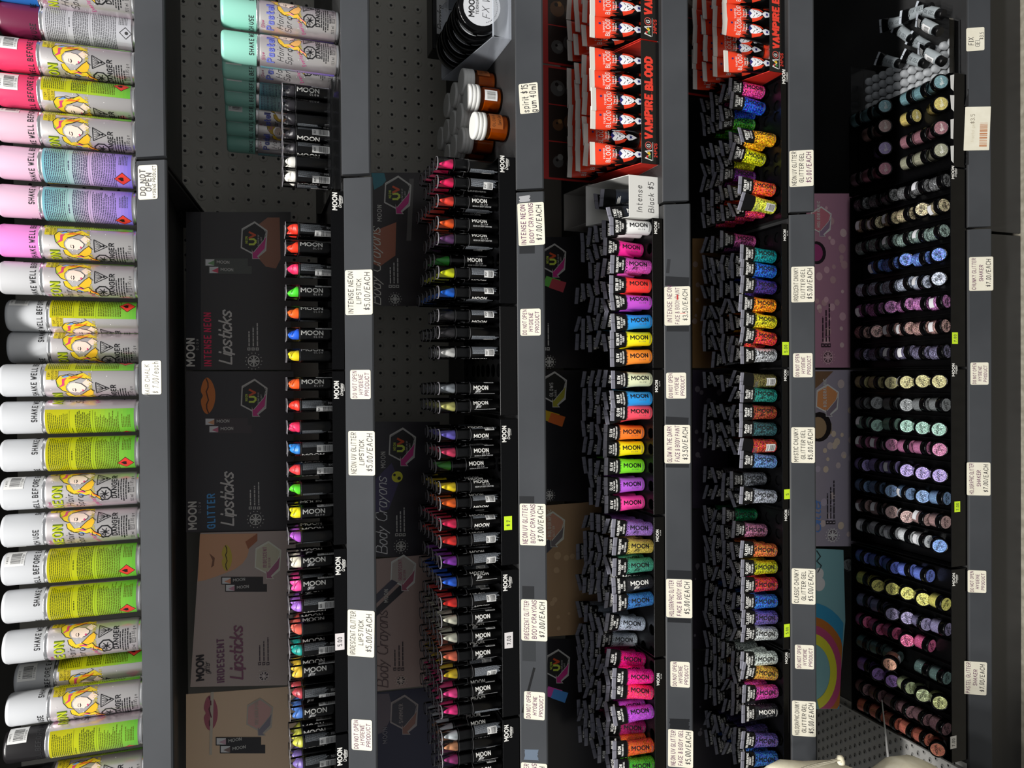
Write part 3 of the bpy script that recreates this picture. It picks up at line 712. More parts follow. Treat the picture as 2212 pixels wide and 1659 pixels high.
def tray(k, yr, yl, xpx, ptop, plate, xs, ys, hr, depth, label, logos=(), dz=0., front='blackg', solid=None, sides=True, stuffname='display_tray', pY=1073.):
    """yr, yl: photo rows of the tray's right and left ends; ptop: panel height; plate: height of the holed plate above the shelf"""
    z = ZS[k]+dz+.4; x1, x0 = W(xpx, yr, pY).x-.4, W(xpx, yl, pY).x+.4
    bs = MB(); bs.box(x0, x1, pY+1.7, pY+depth, z, z+1.5, BLACK)
    if solid: bs.box(x0+2, x1-2, pY+2.5, pY+depth-3, z+1.6, z+solid, BLACK, ch=.8)
    fp = MB(); fp.box(x0, x1, pY, pY+1.6, z, z+ptop, BLACK, ch=.5)
    r = item(stuffname, label, 'display tray', [('base', bs.build('base', 'black'))], (0, 0, 0))
    f = link('front_panel', fp.build('front_panel', front), r)
    for ly, kd in logos:
        p = W(xpx+6, ly, pY-.3); link('lettering', LOGO[kd], f, (p.x, pY-.2, z+ptop-8.6))
    if sides:
        for sx in (x0, x1-1.4):
            s = MB(); s.box(sx, sx+1.4, pY+1.7, pY+depth, z+1.6, z+ptop-.6, BLACK); link('side_wall', s.build('side_wall', 'blackg'), r)
        s = MB(); s.box(x0+1.5, x1-1.5, pY+depth-1.4, pY+depth, z+1.6, z+ptop+6, BLACK); link('rear_wall', s.build('rear_wall', 'blackg'), r)
    if plate and xs:
        h = MB(); hole_plate(h, x0+1.6, x1-1.6, pY+1.8, pY+depth-1.6, xs, ys, z+plate, hr); link('hole_plate', h.build('hole_plate', 'black'), r)
    return r, x0, x1
# ================================================================== LIPSTICKS
LH = 66.0
b = MB(); b.lathe([[(8.6, 0), (9.3, .6), (9.3, 48.5)], [(9.3, 48.5), (7.6, 48.7)]], 20, BLACK, cap0=True); L_BASE = b.build('base', 'black')
b = MB(); b.lathe([[(10, .4), (10, LH-1.2), (9.2, LH-.2), (8.6, LH)], [(8.6, LH), (.01, LH)]], 22); L_CAP = b.build('clear_cap', 'clear')
b = MB(); b.lathe([[(9.0, LH-.1), (9.7, LH-.3), (10.15, LH-1.1)]], 22, C(112, 110, 114)); L_RIM = b.build('cap_rim_glint', 'vcg'); b = MB(); b.lathe([[(10.02, 46.9), (10.2, 47.2), (10.02, 47.5)]], 22, C(60, 60, 62)); L_RING = b.build('cap_ring_glint', 'vcg')  # grey rim and ring stand in for bright edge lines on clear plastic
b = MB(); n = 14; rings = []
for t, (z, r, sh) in enumerate([(48.7, 7.5, 0), (51, 7.5, 0), (53.5, 7.1, .3), (57.5, 5.2, 1.2), (60.6, 2.8, 2.4), (62, 1.0, 3.3)]):
    rings.append([(r*math.cos(2*math.pi*i/n)-sh, r*math.sin(2*math.pi*i/n), z+(3.2*math.cos(2*math.pi*i/n) if t in (2, 3) else 0)*-.6) for i in range(n)])
b.loft(rings, cap1=True); L_BUL = b.build('bullet', 'objm')
def lip_print(style):
    a = Art()
    a.text('MOON', -1.2, 45, 5.6, WHITE, .22, -90, 2, 1.12, geo=True, gap=.24)
    if style == 'glow': a.text('GLOW', -5.4, 28, 2.4, C(190, 190, 190), .13, -90, 2, .9, gap=.7)
    else: a.text('glitter', -6.6, 40, 5.0, C(220, 220, 220), .09, -90, 2, .62, .25, gap=.05)
    a.block(15, 45, 34, 9, 1.3, .62, C(150, 156, 162), 2, .2, rot=1)
    a.text('90G', 20, 9, 3, C(190, 190, 190), .12, -90, 2, .8)
    m_ = MB(); m_.art(a, on_cyl(9.3), 2.0); return m_.build('lettering', 'vc')
LPR = {k: lip_print(k) for k in ('glow', 'glitter')}
def bar_sticker(R, w, h, z, phase, step=.3):
    a = Art(); a.rect(-w/2, z, w, h, C(226, 226, 224), 1); a.barcode(-w*.36, z+1.2, w*.8, h*.52, C(36, 36, 36), 2, rot=1) if False else None
    cz = z+1.5
    while cz < z+h*.62:
        t = rnd.choice((.4, .6, .9)); a.rect(-w*.4, cz, w*.8, t, C(36, 36, 36), 2); cz += t+rnd.choice((.4, .6))
    a.block(-w*.3, z+h*.86, w*.6, 2, 1.6, .9, C(60, 60, 60), 2)
    m_ = MB(); m_.art(a, on_cyl(R, .2, .05, phase), 2.0); return m_.build('barcode_sticker', 'vc')
L_STK = bar_sticker(9.4, 10, 24, 1.5, 1.35)
def lipstick(x, y, z, spin, colr, label, style='glow', group=None):
    return item('lipstick', label, 'lipstick', [('base', L_BASE, [('lettering', LPR[style]), ('barcode_sticker', L_STK)]), ('bullet', L_BUL), ('clear_cap', L_CAP, [('cap_rim_glint', L_RIM), ('cap_ring_glint', L_RING)])], (x, y, z), (0, 0, spin), group, colr)
# ================================================================== BODY CRAYONS
b = MB(); b.lathe([[(8, 0), (9.3, .8), (9.3, 71)], [(9.3, 71), (8.4, 71.3), (8.4, 92)], [(8.4, 92), (7.4, 92.2)]], 20, BLACK, cap0=True); K_BODY = b.build('barrel', 'black')
b = MB(); b.lathe([[(10, 68), (10, 116.2), (9.4, 117.6)], [(9.4, 117.6), (8.8, 116.6), (.01, 116.4)]], 22); K_CAP = b.build('clear_cap', 'clear')
b = MB(); b.lathe([[(9.2, 117.5), (9.7, 117.6), (10.1, 117), (10.15, 116.2)]], 22, C(112, 110, 114)); K_RIM = b.build('cap_rim_glint', 'vcg')  # highlight along the clear cap's edges drawn as grey rim and rings
b = MB(); b.lathe([[(10.03, 67.8), (10.2, 68.2), (10.03, 68.6)]], 22, C(84, 84, 86)); K_RING = b.build('cap_ring_glint', 'vcg')
b = MB(); b.lathe([[(10.02, 90.2), (10.14, 90.5), (10.02, 90.8)]], 22, C(60, 60, 62)); K_RING2 = b.build('cap_ring_glint', 'vcg')
b = MB(); rings = [[(r*math.cos(2*math.pi*i/n)+sh, r*math.sin(2*math.pi*i/n), z) for i in range(n)] for z, r, sh in ((92.2, 7.3, 0), (95, 7.2, 0), (103, 4.6, .4), (110, 2.2, .9), (112, 1, 1.2))]
b.loft(rings, cap1=True); K_TIP = b.build('crayon_tip', 'objm')
def cray_print(style):
    a = Art(); a.text('MOON', -1.6, 63, 5.4, WHITE, .22, -90, 2, .84, geo=True, gap=.22)
    if style == 'glow': a.text('GLOW', -5.4, 50, 2.2, C(190, 190, 190), .13, -90, 2, .9, gap=.7); a.text('NEON UV BODY CRAYON', -8.6, 62, 2.0, C(200, 200, 200), .14, -90, 2, .7)
    else: a.text('glitter', -6.4, 60, 4.6, C(220, 220, 220), .09, -90, 2, .6, .25, gap=.05); a.block(-9.6, 62, 34, 1, 1, .6, C(200, 200, 200), 2, 0, rot=1)
    a.block(13, 65, 44, 11, 1.3, .62, C(150, 156, 164), 2, .2, rot=1)
    m_ = MB(); m_.art(a, on_cyl(9.3), 2.0); return m_.build('lettering', 'vc')
KPR = {k: cray_print(k) for k in ('glow', 'glitter')}
K_STK = bar_sticker(9.4, 11, 15, 30, 1.6)
def crayon(x, y, z, rot, colr, label, style='glow', group=None):
    return item('body_crayon', label, 'crayon', [('barrel', K_BODY, [('lettering', KPR[style]), ('barcode_sticker', K_STK)]), ('crayon_tip', K_TIP), ('clear_cap', K_CAP, [('cap_rim_glint', K_RIM), ('cap_ring_glint', K_RING), ('cap_ring_glint', K_RING2)])], (x, y, z), rot, group, colr)
# ================================================================== SOFT TUBES WITH A FLAT CRIMP
class Tube:
    def __init__(s, r, w, z0, h, crimp, cap_r, dome=3.):
        s.r, s.w, s.z0, s.h, s.cr, s.capr, s.dome = r, w, z0, h, crimp, cap_r, dome
    def shape(s, z):
        r, t = s.r, (z-s.z0)/(s.h-s.cr-s.z0)
        if z < s.z0+s.dome:
            u = max(0, (z-s.z0)/s.dome); q = .82+.18*math.sqrt(max(0, 1-(1-u)**2)); return r*q, r*q
        if t < .35: return r, r
        u = min(1, (t-.35)/.65); e = u*u*(3-2*u)
        return r+(s.w/2-r)*e, r+(1.1-r)*(u**1.25)
    def rings(s, za, zb, k, n=20):
        R = []
        for z in sorted(set([za+(zb-za)*i/k for i in range(k+1)]+[s.z0+q_ for q_ in (.25*s.dome, .6*s.dome, s.dome) if za < s.z0+q_ < zb])):
            a, b_ = s.shape(z); R.append([(a*math.cos(2*math.pi*t/n), b_*math.sin(2*math.pi*t/n), z) for t in range(n)])
        return R
    def body(s, za, zb, name, material, k=6, col=BLACK, cap0=False):
        b = MB(); b.loft(s.rings(za, zb, k), col, True, True, cap0, False); return b.build(name, material)
    def crimp(s, col, marks=None):
        b = MB(); zc = s.h-s.cr; b.box(-s.w/2, s.w/2, -1.0, 1.0, zc, s.h, col, ch=.35)
        if marks:
            b.box(-.5, .5, -1.15, 1.15, zc+.6, s.h+.1, marks)
        return b.build('crimp', 'vc')
    def cap(s, col=BLACK, mt='black'):
        b = MB(); b.lathe([[(s.capr-.6, 0), (s.capr, .6), (s.capr, s.z0-.8), (s.capr-.8, s.z0)]], 16, col, cap0=True, cap1=True); return b.build('cap', mt)
    def on(s, off=.18, step=.05):
        def fn(x, y, l):
            a, b_ = s.shape(y); t = max(-4.2, min(4.2, x/max(a, 1))); r = off+step*l
            return ((a+r)*math.sin(t), -(b_+r)*math.cos(t), y)
        return fn
    def prt(s, art, name='lettering'):
        m_ = MB()
        # follow the bend up the tube as well as round it
        a2 = Art()
        for p, c, l in art.p:
            for q in strips([(y, x) for x, y in p], 4.0) if convex(p) else [[(y, x) for x, y in p]]: a2.p.append(([(y, x) for x, y in q], c, l))
        m_.art(a2, s.on(), 3.0); return m_.build(name, 'vc')
GREYC = C(128, 128, 140)
TP = Tube(11.6, 30, 11.5, 85, 7, 7.6)
def jag(a, z, w, col, dot=False):
    """ragged lower edge of the black band; spatter for glitter gels"""
    x = -w
    while x < w:
        d = rnd.uniform(1, 2.4)
        if dot: a.circ(x, z-rnd.uniform(-.5, 5.5)*rnd.random(), rnd.uniform(.4, 1.2), col, 1, 6)
        else: a.poly([(x, z+1), (x+d, z+1), (x+d*.5, z-rnd.uniform(.8, 3.2))], col, 1)
        x += d*.8
def tube_set(T, zs, words, dot, style, body_mat, dark=BLACK):
    d = {}
    d['body'] = T.body(T.z0, zs, 'tube_body', body_mat, 6, cap0=True); d['sleeve'] = T.body(zs, T.h-T.cr+.3, 'black_sleeve', 'black', 5)
    d['cap'] = T.cap(); d['crimp'] = T.crimp(GREYC, C(80, 80, 88))
    a = Art(); jag(a, zs, T.r*1.45, BLACK, dot)
    zt = (T.h-T.cr+zs)/2+4; hs = (4.3, 2.9, 2.8)
    for i, t in enumerate(words): a.text(t, 0, zt-1.5-i*4.2, hs[min(i, 2)]*(1 if len(t) < 9 else .8), WHITE, .2, 0, 2, .62 if len(t) < 12 else .5, 0, 0, 'c')
    d['sleevetext'] = T.prt(a, 'sleeve_lettering')
    for nm, ink in (('ink', C(16, 16, 18)), ('inkw', WHITE)):
        a = Art(); z1 = zs-3.5; a.text('MOON', -.2 if style == 'glitter' else -.8, z1-3, 6.2, ink, .22, -90, 3, .98, geo=True, gap=.26)
        if style == 'glitter': a.text('glitter', -6.4, z1-8, 5, ink, .08, -90, 3, .6, .25, gap=.05)
        else: a.text('GLOW', -5.6, z1-17, 2.2, lerp(ink, (.5, .5, .5), .3), .12, -90, 3, .9, gap=.8)
        if style == 'glow': a.block(-8, T.z0+6, 16, 2, 1.6, .6, lerp(ink, (.5, .5, .5), .3), 3)
        bx = math.pi*T.r-7; a.rect(bx, T.z0+5, 14, 19, C(214, 214, 212), 2); a.block(bx+1.5, T.z0+21.5, 11, 2, 1.6, .7, C(60, 60, 60), 3, .1); zz = T.z0+6.5
        while zz < T.z0+17: q_ = rnd.choice((.4, .6, .9)); a.rect(bx+2, zz, 10, q_, C(40, 40, 42), 3); zz += q_+rnd.choice((.4, .6))
        a.block(bx-1, zs-3, 16, 4, 1.5, .7, lerp(ink, (.5, .5, .5), .2), 3, .2)
        d[nm] = T.prt(a)
    return d
TS = {'neonpaint': tube_set(TP, 58, ('NEON UV', 'FACE & BODY', 'PAINT'), False, 'glow', 'obj'), 'glowpaint': tube_set(TP, 58, ('GLOW', 'IN THE DARK', 'FACE & BODY PAINT'), False, 'glow', 'obj'),
      'holofine': tube_set(TP, 60, ('HOLOGRAPHIC', 'FINE', 'GLITTER GEL'), True, 'glitter', 'fine'), 'neongel': tube_set(TP, 60, ('NEON', 'FACE & BODY GEL'), False, 'glow', 'fine')}
T5 = Tube(11.8, 31, 13.0, 85, 6.5, 7.8)
TS.update({'neonchunk': tube_set(T5, 58, ('NEON UV', 'CHUNKY', 'GLITTER GEL'), True, 'glow', 'chunky'), 'iridchunk': tube_set(T5, 58, ('IRIDESCENT', 'CHUNKY', 'GLITTER GEL'), True, 'glitter', 'chunky'),
           'mystic': tube_set(T5, 60, ('Mystic', 'CHUNKY', 'GLITTER GEL'), True, 'glitter', 'chunky'), 'classic': tube_set(T5, 60, ('CLASSIC', 'CHUNKY', 'GLITTER GEL'), True, 'glow', 'chunky'), 'holochunk': tube_set(T5, 60, ('HOLOGRAPHIC', 'CHUNKY', 'GLITTER GEL'), True, 'glow', 'chunky')})
def soft_tube(x, y, z, rot, kind, colr, label, front=True, white=False, cat='paint tube', group=None):
    d = TS[kind]
    parts = [('tube_body', d['body'], [('lettering', d['inkw' if white else 'ink'])] if front else []), ('black_sleeve', d['sleeve'], [('sleeve_lettering', d['sleevetext'])]), ('crimp', d['crimp']), ('cap', d['cap'])]
    return item('soft_tube', label, cat, parts, (x, y, z), rot, group, colr)
# ================================================================== GLITTER JARS
JR = 16.2
b = MB(); b.lathe([[(12.5, -17), (14.6, -16), (15.2, -14.4), (15.2, 2.5)]], 22, cap0=True); J_GLASS = b.build('clear_jar', 'clearjar')
b = MB(); b.lathe([[(12.2, -15.4), (14.2, -14.6), (14.5, -13), (14.5, 2)]], 22, cap0=True, cap1=True); J_FILL = {k: b.build('glitter', k) for k in ('fine', 'chunky')}
b = MB(); b.lathe([[(15.6, 2.6), (JR, 3.4), (JR, 13), (JR-.5, 14.6), (JR-1.6, 15.4)], [(JR-1.6, 15.4), (13.4, 15.2), (12.8, 14.4)]], 26, BLACK)
b.lathe([[(12.8, 2.6), (15.6, 2.6)]], 26, BLACK); J_LID = b.build('lid', 'blackg')
b = MB(); b.lathe([[(13, 14.3), (.01, 14.5)]], 26); J_DISC = {k: b.build('lid_disc', k) for k in ('fine', 'chunky')}
a = Art(); a.rect(-10, -13, 20, 10, C(206, 206, 210), 1); m_ = MB(); m_.art(a, on_cyl(15.2), 2.5); J_BAND = m_.build('side_band', 'vc')  # plain pale band on one side of the jar
a = Art(); a.text('MOON', 0, 0, 4.3, C(18, 18, 20), .18, 0, 2, .84, geo=True, align='c', gap=.2); a.text('glitter', 1, -4.8, 3.4, C(24, 24, 26), .08, 0, 2, .6, .2, 0, 'c', .05)
m_ = MB(); m_.art(a, lambda x, y, l: (x, y, 14.55+.05*l)); J_TXT = m_.build('lettering', 'vc')
a = Art()
for t in range(5):
    an = math.radians(90+72*t); a.line([(-4+3*math.cos(an), 1+3*math.sin(an)), (-4+1.2*math.cos(an+.63), 1+1.2*math.sin(an+.63)), (-4+3*math.cos(an+1.257), 1+3*math.sin(an+1.257))], .5, WHITE, 2)
a.text('Glitter', -6, -4, 4, WHITE, .11, 0, 2, .62, .1); m_ = MB(); m_.art(a, lambda x, y, l: (x, y, 14.55+.05*l)); J_STAR = m_.build('lettering', 'vc')
def jar(x, y, zfloor, tilt, spin, colr, label, grain='fine', txt=None, turn=0., group=None, roll=0.):
    """axis leans forward: tilt is the lift of the lid's axis above level"""
    colr = lerp(colr, (.8, .8, .8), .16)
    zc = zfloor+JR*math.cos(tilt)+17*math.sin(tilt)
    q = Matrix.Rotation(turn, 4, 'Z') @ Matrix.Rotation(math.pi/2-tilt, 4, 'X') @ Matrix.Rotation(spin, 4, 'Z')
    return item('glitter_jar', label, 'glitter jar', [('clear_jar', J_GLASS, [('side_band', J_BAND)]), ('glitter', J_FILL[grain]), ('lid', J_LID, [('lid_disc', J_DISC[grain]), ('lettering', txt or J_TXT)])], (x, y, zc), q.to_euler(), group, colr)
# ================================================================== SHELF 2: LIPSTICK DISPLAYS
R_, J = math.radians, lambda a: math.radians(rnd.uniform(-a, a))
def lip_display(name, cols, style, x_last):
    z = ZS[2]+13.2
    for ci, c in enumerate(cols):
        yy, cn, rgb, spins = c[:4]; r0 = c[4] if len(c) > 4 else 0
        Y0 = 1097+24*r0; p = W(665, yy, Y0-8)
        for r, sp in enumerate(spins):
            od = ORD[r+r0]
            lb = f'{cn} lipstick, {od} from the front, {name} lipstick tray'
            lipstick(p.x+rnd.uniform(-.6, .6), 1097+24*(r+r0), z+(2.5 if name == 'right hand clear' else 0), R_(sp)+J(6), rgb, lb, style)
BLK = C(34, 32, 36); WHT = C(238, 236, 228)
lip_display('right hand clear', [(197, 'first black', BLK, (0, 40)), (227, 'second black', BLK, (60, 150)), (257, 'third black', BLK, (160, 100)), (288, 'fourth black', BLK, (-65, 90)), (319, 'fifth black', BLK, (-80, 0)),
    (350, 'right white', WHT, (80, 0)), (381, 'left white', WHT, (-100, 180))], 'glow', 0)
NEONL = [(494, 'scarlet', C(255, 60, 40), (-120, 30)), (533, 'orange red', C(255, 66, 34), (10, 120)), (580, 'hot pink', C(255, 50, 104), (-110, 180)), (630, 'lime green', C(76, 220, 50), (8, 100)), (676, 'orange', C(255, 104, 28), (40, 160)), (722, 'cobalt blue', C(34, 100, 230), (0, 100)), (768, 'yellow', C(250, 226, 26), (55, 150))]
lip_display('intense neon', NEONL, 'glow', 0)
UVG = [(829, 'tangerine', C(255, 98, 34), (4, 100)), (876, 'red', C(248, 56, 40), (-110, 60)), (923, 'hot pink', C(255, 50, 100), (170, 20)), (970, 'sky blue', C(44, 130, 214), (-70, 150)), (1016, 'coral red', C(250, 66, 70), (-90, 40)), (1057, 'lime green', C(90, 220, 44), (160, 0)), (1108, 'yellow', C(250, 230, 24), (6, 120, 40)), (1160, 'orchid purple', C(180, 90, 206), (150, 30, 60))]
lip_display('neon uv glitter', UVG, 'glow', 0)
IRL = [(1216, 'pearl white', C(232, 226, 204), (14, 90, 30)), (1266, 'bright pink', C(250, 80, 160), (18, -70, 160)), (1312, 'lilac', C(164, 110, 210), (-75, 140, 60)), (1362, 'coral', C(240, 108, 90), (130, 40, 20)), (1406, 'teal', C(20, 150, 140), (-85, 30, 100)), (1453, 'gold', C(232, 192, 60), (20, 24, 90)), (1500, 'cherry', C(180, 66, 76), (-120, 170, 50)), (1543, 'denim blue', C(70, 116, 190), (12, 90, 30)), (1606, 'chartreuse', C(190, 190, 70), (-75, 10, 14)), (1652, 'violet', C(120, 100, 170), (-90, 150, 40))]
lip_display('iridescent', IRL, 'glitter', 0)
for nm, yr, yl, lg in (('intense neon', 470, 799, ((432, 'creations'),)), ('neon uv glitter', 801, 1178, ((838, 'creations'),)), ('iridescent', 1186, 1584, ((1218, 'creations'),)), ('leftmost', 1588, 1720, ((1630, 'creations'),))):
    yr2 = 412 if nm == 'intense neon' else yr
    tray(2, yr2, yl, 730, 17.5, None, None, None, 0, 150, f'black lipstick display tray under the {nm} lipsticks' if nm != 'leftmost' else 'black lipstick display tray cut off at the left edge', [(l+22, k) for l, k in lg], solid=12.6)
# clear stand under the black and white lipsticks
x1, x0 = W(730, 170, 1073).x, W(730, 408, 1073).x
z = ZS[2]+3.2; b = MB(); b.box(x0, x1, 1076, 1200, z, z+2)
b.box(x0, x1, 1076, 1200, z+10, z+12)
cs = item('acrylic_stand', 'clear acrylic stand holding the black and white lipsticks', 'display stand', [('deck', b.build('deck', 'clear'))], (0, 0, 0))
xs = [W(665, y, 1089).x for y in (197, 227, 257, 288, 319, 350, 381)]
for xa, xb in zip(xs, xs[1:]):
    b = MB(); b.box((xa+xb)/2-1, (xa+xb)/2+1, 1076, 1078, z+2.1, z+22, ch=.3); b.box((xa+xb)/2-1, (xa+xb)/2+1, 1078, 1200, z+2.1, z+9.8); link('divider', b.build('divider', 'clear'), cs)
b = MB(); b.box(x0, x1, 1074, 1075.5, z, z+18, ch=.3); link('front_lip', b.build('front_lip', 'clear'), cs)
# ================================================================== SHELF 3: BODY CRAYONS
KR = 27.0
def kr(r): return 1098+KR*r
def cray_display(name, cols, style, yr, yl, logos, full=6, label=None, front='blackg'):
    xs = []; z = ZS[3]+2.2
    for c in cols:
        yy, cn, rgb, nrow, spins = c[:5]; r0 = c[5] if len(c) > 5 else 0
        p = W(1010, yy, kr(r0)-8); xs.append(p.x)
        for r in range(r0, nrow):
            sp = spins[r-r0] if r-r0 < len(spins) else rnd.choice((0, 30, 90, 150, -70, -120))
            lb = f'{cn} body crayon, {ORD[r]} from the front, {name} crayon tray'
            crayon(p.x, kr(r), z, (J(.6), J(.6), R_(sp)+J(8)), rgb, lb, style)
    xs.sort()
    tray(3, yr, yl, 1090, 27.5, 22, xs, [kr(r) for r in range(6)], 11.2, 182, label or f'black display tray holding the {name} body crayons', logos, front=front)
HP = C(255, 40, 116)
CA = [(354, 'right hot pink', HP, 5, (150, 40)), (394, 'left hot pink', C(255, 30, 100), 4, (-110, 20)), (434, 'coral red', C(255, 72, 54), 6, (12, 150)), (483, 'orange', C(255, 96, 26), 3, (30, 120)), (515, 'purple', C(96, 52, 104), 4, (40, 150)), (563, 'green', C(40, 150, 50), 4, (10,), 1), (590, 'yellow', C(236, 244, 20), 5, (-100, 30)), (631, 'blue', C(26, 110, 230), 6, (-75, 150))]
cray_display('intense neon', CA, 'glow', 338, 656, ((372, 'creations'),))
CB = [(682, 'right black', C(40, 38, 40), 3, (-70, 20)), (719, 'left black', C(40, 38, 40), 5, (170, 40)), (761, 'white', C(230, 230, 226), 3, (-90, 30)), (800, 'none', WHT, 0, ()), (840, 'silver glitter', C(150, 156, 162), 5, (6, 90)), (877, 'pale gold glitter', C(206, 204, 120), 5, (22, 20))]
cray_display('plain fronted', CB, 'glitter', 661, 898, (), label='plain black crayon display tray with empty holes and no logo', front='black')
CC_ = [(938, 'violet glitter', C(110, 100, 200), 4, (-30, 60)), (977, 'rose glitter', C(220, 60, 100), 4, (8, 100)), (1004, 'green', C(60, 150, 50), 3, (8,), 1), (1053, 'yellow', C(250, 220, 20), 5, (40, 60)), (1087, 'orange', C(255, 110, 30), 4, (-60, 30)), (1131, 'hot pink', C(255, 44, 100), 6, (-40, 30)), (1169, 'red', C(255, 56, 50), 6, (-90, 20)), (1211, 'purple', C(150, 60, 190), 5, (-110, 30))]
cray_display('neon uv glitter', CC_, 'glow', 905, 1222, ((954, 'creations'),))
CD = [(1257, 'blue', C(40, 104, 230), 6, (60, 20)), (1302, 'red', C(248, 50, 40), 5, (-70, 10)), (1340, 'right pearl white', C(228, 226, 204), 6, (4, 90)), (1379, 'left pearl white', C(226, 226, 206), 6, (4, 60)), (1418, 'coral', C(240, 120, 88), 6, (6, 60)), (1455, 'golden yellow', C(226, 196, 40), 6, (-120, -60)), (1498, 'pink', C(250, 70, 150), 6, (26, 20)), (1535, 'hot pink', C(252, 50, 140), 6, (170, 40))]
cray_display('iridescent', CD, 'glitter', 1232, 1550, ((1275, 'creations'),))
CE = [(1589, 'silver white', C(214, 222, 226), 5, (-70, 20)), (1613, 'bronze', C(216, 150, 106), 4, (150, 20)), (1642, 'plum', C(160, 50, 120), 4, (20, 30)), (1672, 'dark violet', C(80, 60, 120), 3, (10,))]
cray_display('metallic', CE, 'glitter', 1555, 1700, ((1600, 'creations'),))
# ================================================================== SHELF 4: FACE PAINT TUBES
TR = 28.0
def tr(r): return 1096+TR*r
SPN = (0, 8, -10, 15, -18, 5)
def tube_display(k, name, kind, cols, yr, yl, logos, cat, xref, ptop, plate, rowsN=6, noun='tube', nrow=6):
    xs = []; z = ZS[k]+2.1
    for c in cols:
        yy, cn, rgb, r0, rN = c[:5]; opt = c[5] if len(c) > 5 else {}
        p = W(xref, yy, tr(r0)-10); xs.append(p.x)
        for r in range(r0, rN):
            lean = opt.get('lean', 0) if r == r0 else rnd.uniform(-4, 4); sp = opt.get('spin', 0) if r == r0 else rnd.uniform(-32, 32)
            kd = opt.get('kind', kind) if r == r0 else kind
            col_ = rgb if r == r0 else opt.get('rest', rgb)
            lb = f'{cn} {noun}, {ORD[r]} from the front, {name} tray'
            soft_tube(p.x, tr(r), z, (R_(rnd.uniform(-1.5, 2.5)), R_(lean), R_(sp)+J(3)), kd, col_, lb, r < r0+2, opt.get('white', False), cat)
    xs.sort()
    tray(k, yr, yl, {4: 1424, 5: 1698}[k], ptop, plate, xs, [tr(r) for r in range(nrow)], 9.6, TR*nrow+12, f'black display tray holding the {name} {noun}s', logos)
TF = [(489, 'white', C(228, 228, 226), 0, 5, {'lean': 0}), (540, 'hot pink', C(244, 40, 150), 1, 5, {'lean': 3}), (575, 'sparkly pink', C(220, 90, 190), 0, 4, {'lean': 2, 'kind': 'holofine'}), (616, 'coral red', C(255, 62, 54), 0, 6, {'lean': 1}), (652, 'orchid purple', C(196, 80, 206), 0, 4, {'lean': 0, 'spin': 14}), (692, 'sky blue', C(40, 150, 230), 0, 6, {'lean': -3}), (731, 'yellow', C(246, 232, 24), 0, 6, {'lean': -1}), (769, 'orange', C(255, 146, 50), 0, 1, {'lean': -2, 'kind': 'glowpaint'})]
tube_display(4, 'neon paint', 'neonpaint', TF, 471, 796, ((505, 'glow'),), 'paint tube', 1375, 20.5, 12, noun='paint tube')
TG = [(820, 'cream', C(224, 230, 190), 0, 5, {'lean': 0}), (862, 'sky blue', C(40, 150, 226), 0, 5, {'spin': 14}), (893, 'coral pink', C(246, 80, 100), 0, 5, {'lean': 2}), (935, 'orange', C(255, 128, 44), 1, 5, {'lean': 1}), (969, 'yellow', C(250, 226, 20), 1, 5), (1009, 'lime green', C(124, 224, 40), 1, 5, {'lean': 2}), (1048, 'purple', C(180, 90, 214), 1, 4), (1087, 'bright pink', C(248, 70, 160), 1, 4)]
tube_display(4, 'glow in the dark', 'glowpaint', TG, 798, 1112, ((846, 'glow'),), 'paint tube', 1375, 20.5, 12, noun='paint tube')
TH = [(1149, 'lilac', C(150, 110, 190), 0, 5, {'lean': 5}), (1187, 'gold', C(196, 176, 80), 0, 5, {'lean': 5}), (1225, 'sea green', C(70, 150, 126), 0, 6, {'lean': 1}), (1262, 'clear black', C(34, 34, 38), 0, 5, {'lean': -2, 'white': True}), (1300, 'blue', C(60, 120, 190), 0, 6, {'lean': 0, 'rest': C(60, 60, 40)}), (1356, 'silver', C(170, 180, 196), 1, 6, {'lean': 9}), (1388, 'white silver', C(180, 188, 196), 2, 6, {'lean': 8})]
tube_display(4, 'holographic gel', 'holofine', TH, 1116, 1420, ((1168, 'glow'),), 'glitter tube', 1375, 20.5, 12, noun='gel tube')
TI = [(1434, 'magenta', C(220, 20, 120), 1, 6, {'lean': 10}), (1473, 'neon pink', C(255, 40, 150), 0, 6, {'lean': 6}), (1511, 'hot pink', C(255, 50, 110), 0, 6, {'lean': 12, 'spin': 14}), (1549, 'violet', C(190, 80, 214), 0, 6, {'lean': 2, 'spin': 24}), (1580, 'dark magenta', C(150, 30, 90), 1, 6, {'lean': 8}), (1623, 'burnt orange', C(220, 90, 34), 0, 6, {'lean': 2}), (1662, 'green', C(70, 170, 40), 0, 6, {'lean': 3})]
tube_display(4, 'neon glitter gel', 'neongel', TI, 1424, 1690, ((1478, 'glow'),), 'glitter tube', 1375, 20.5, 12, noun='gel tube')
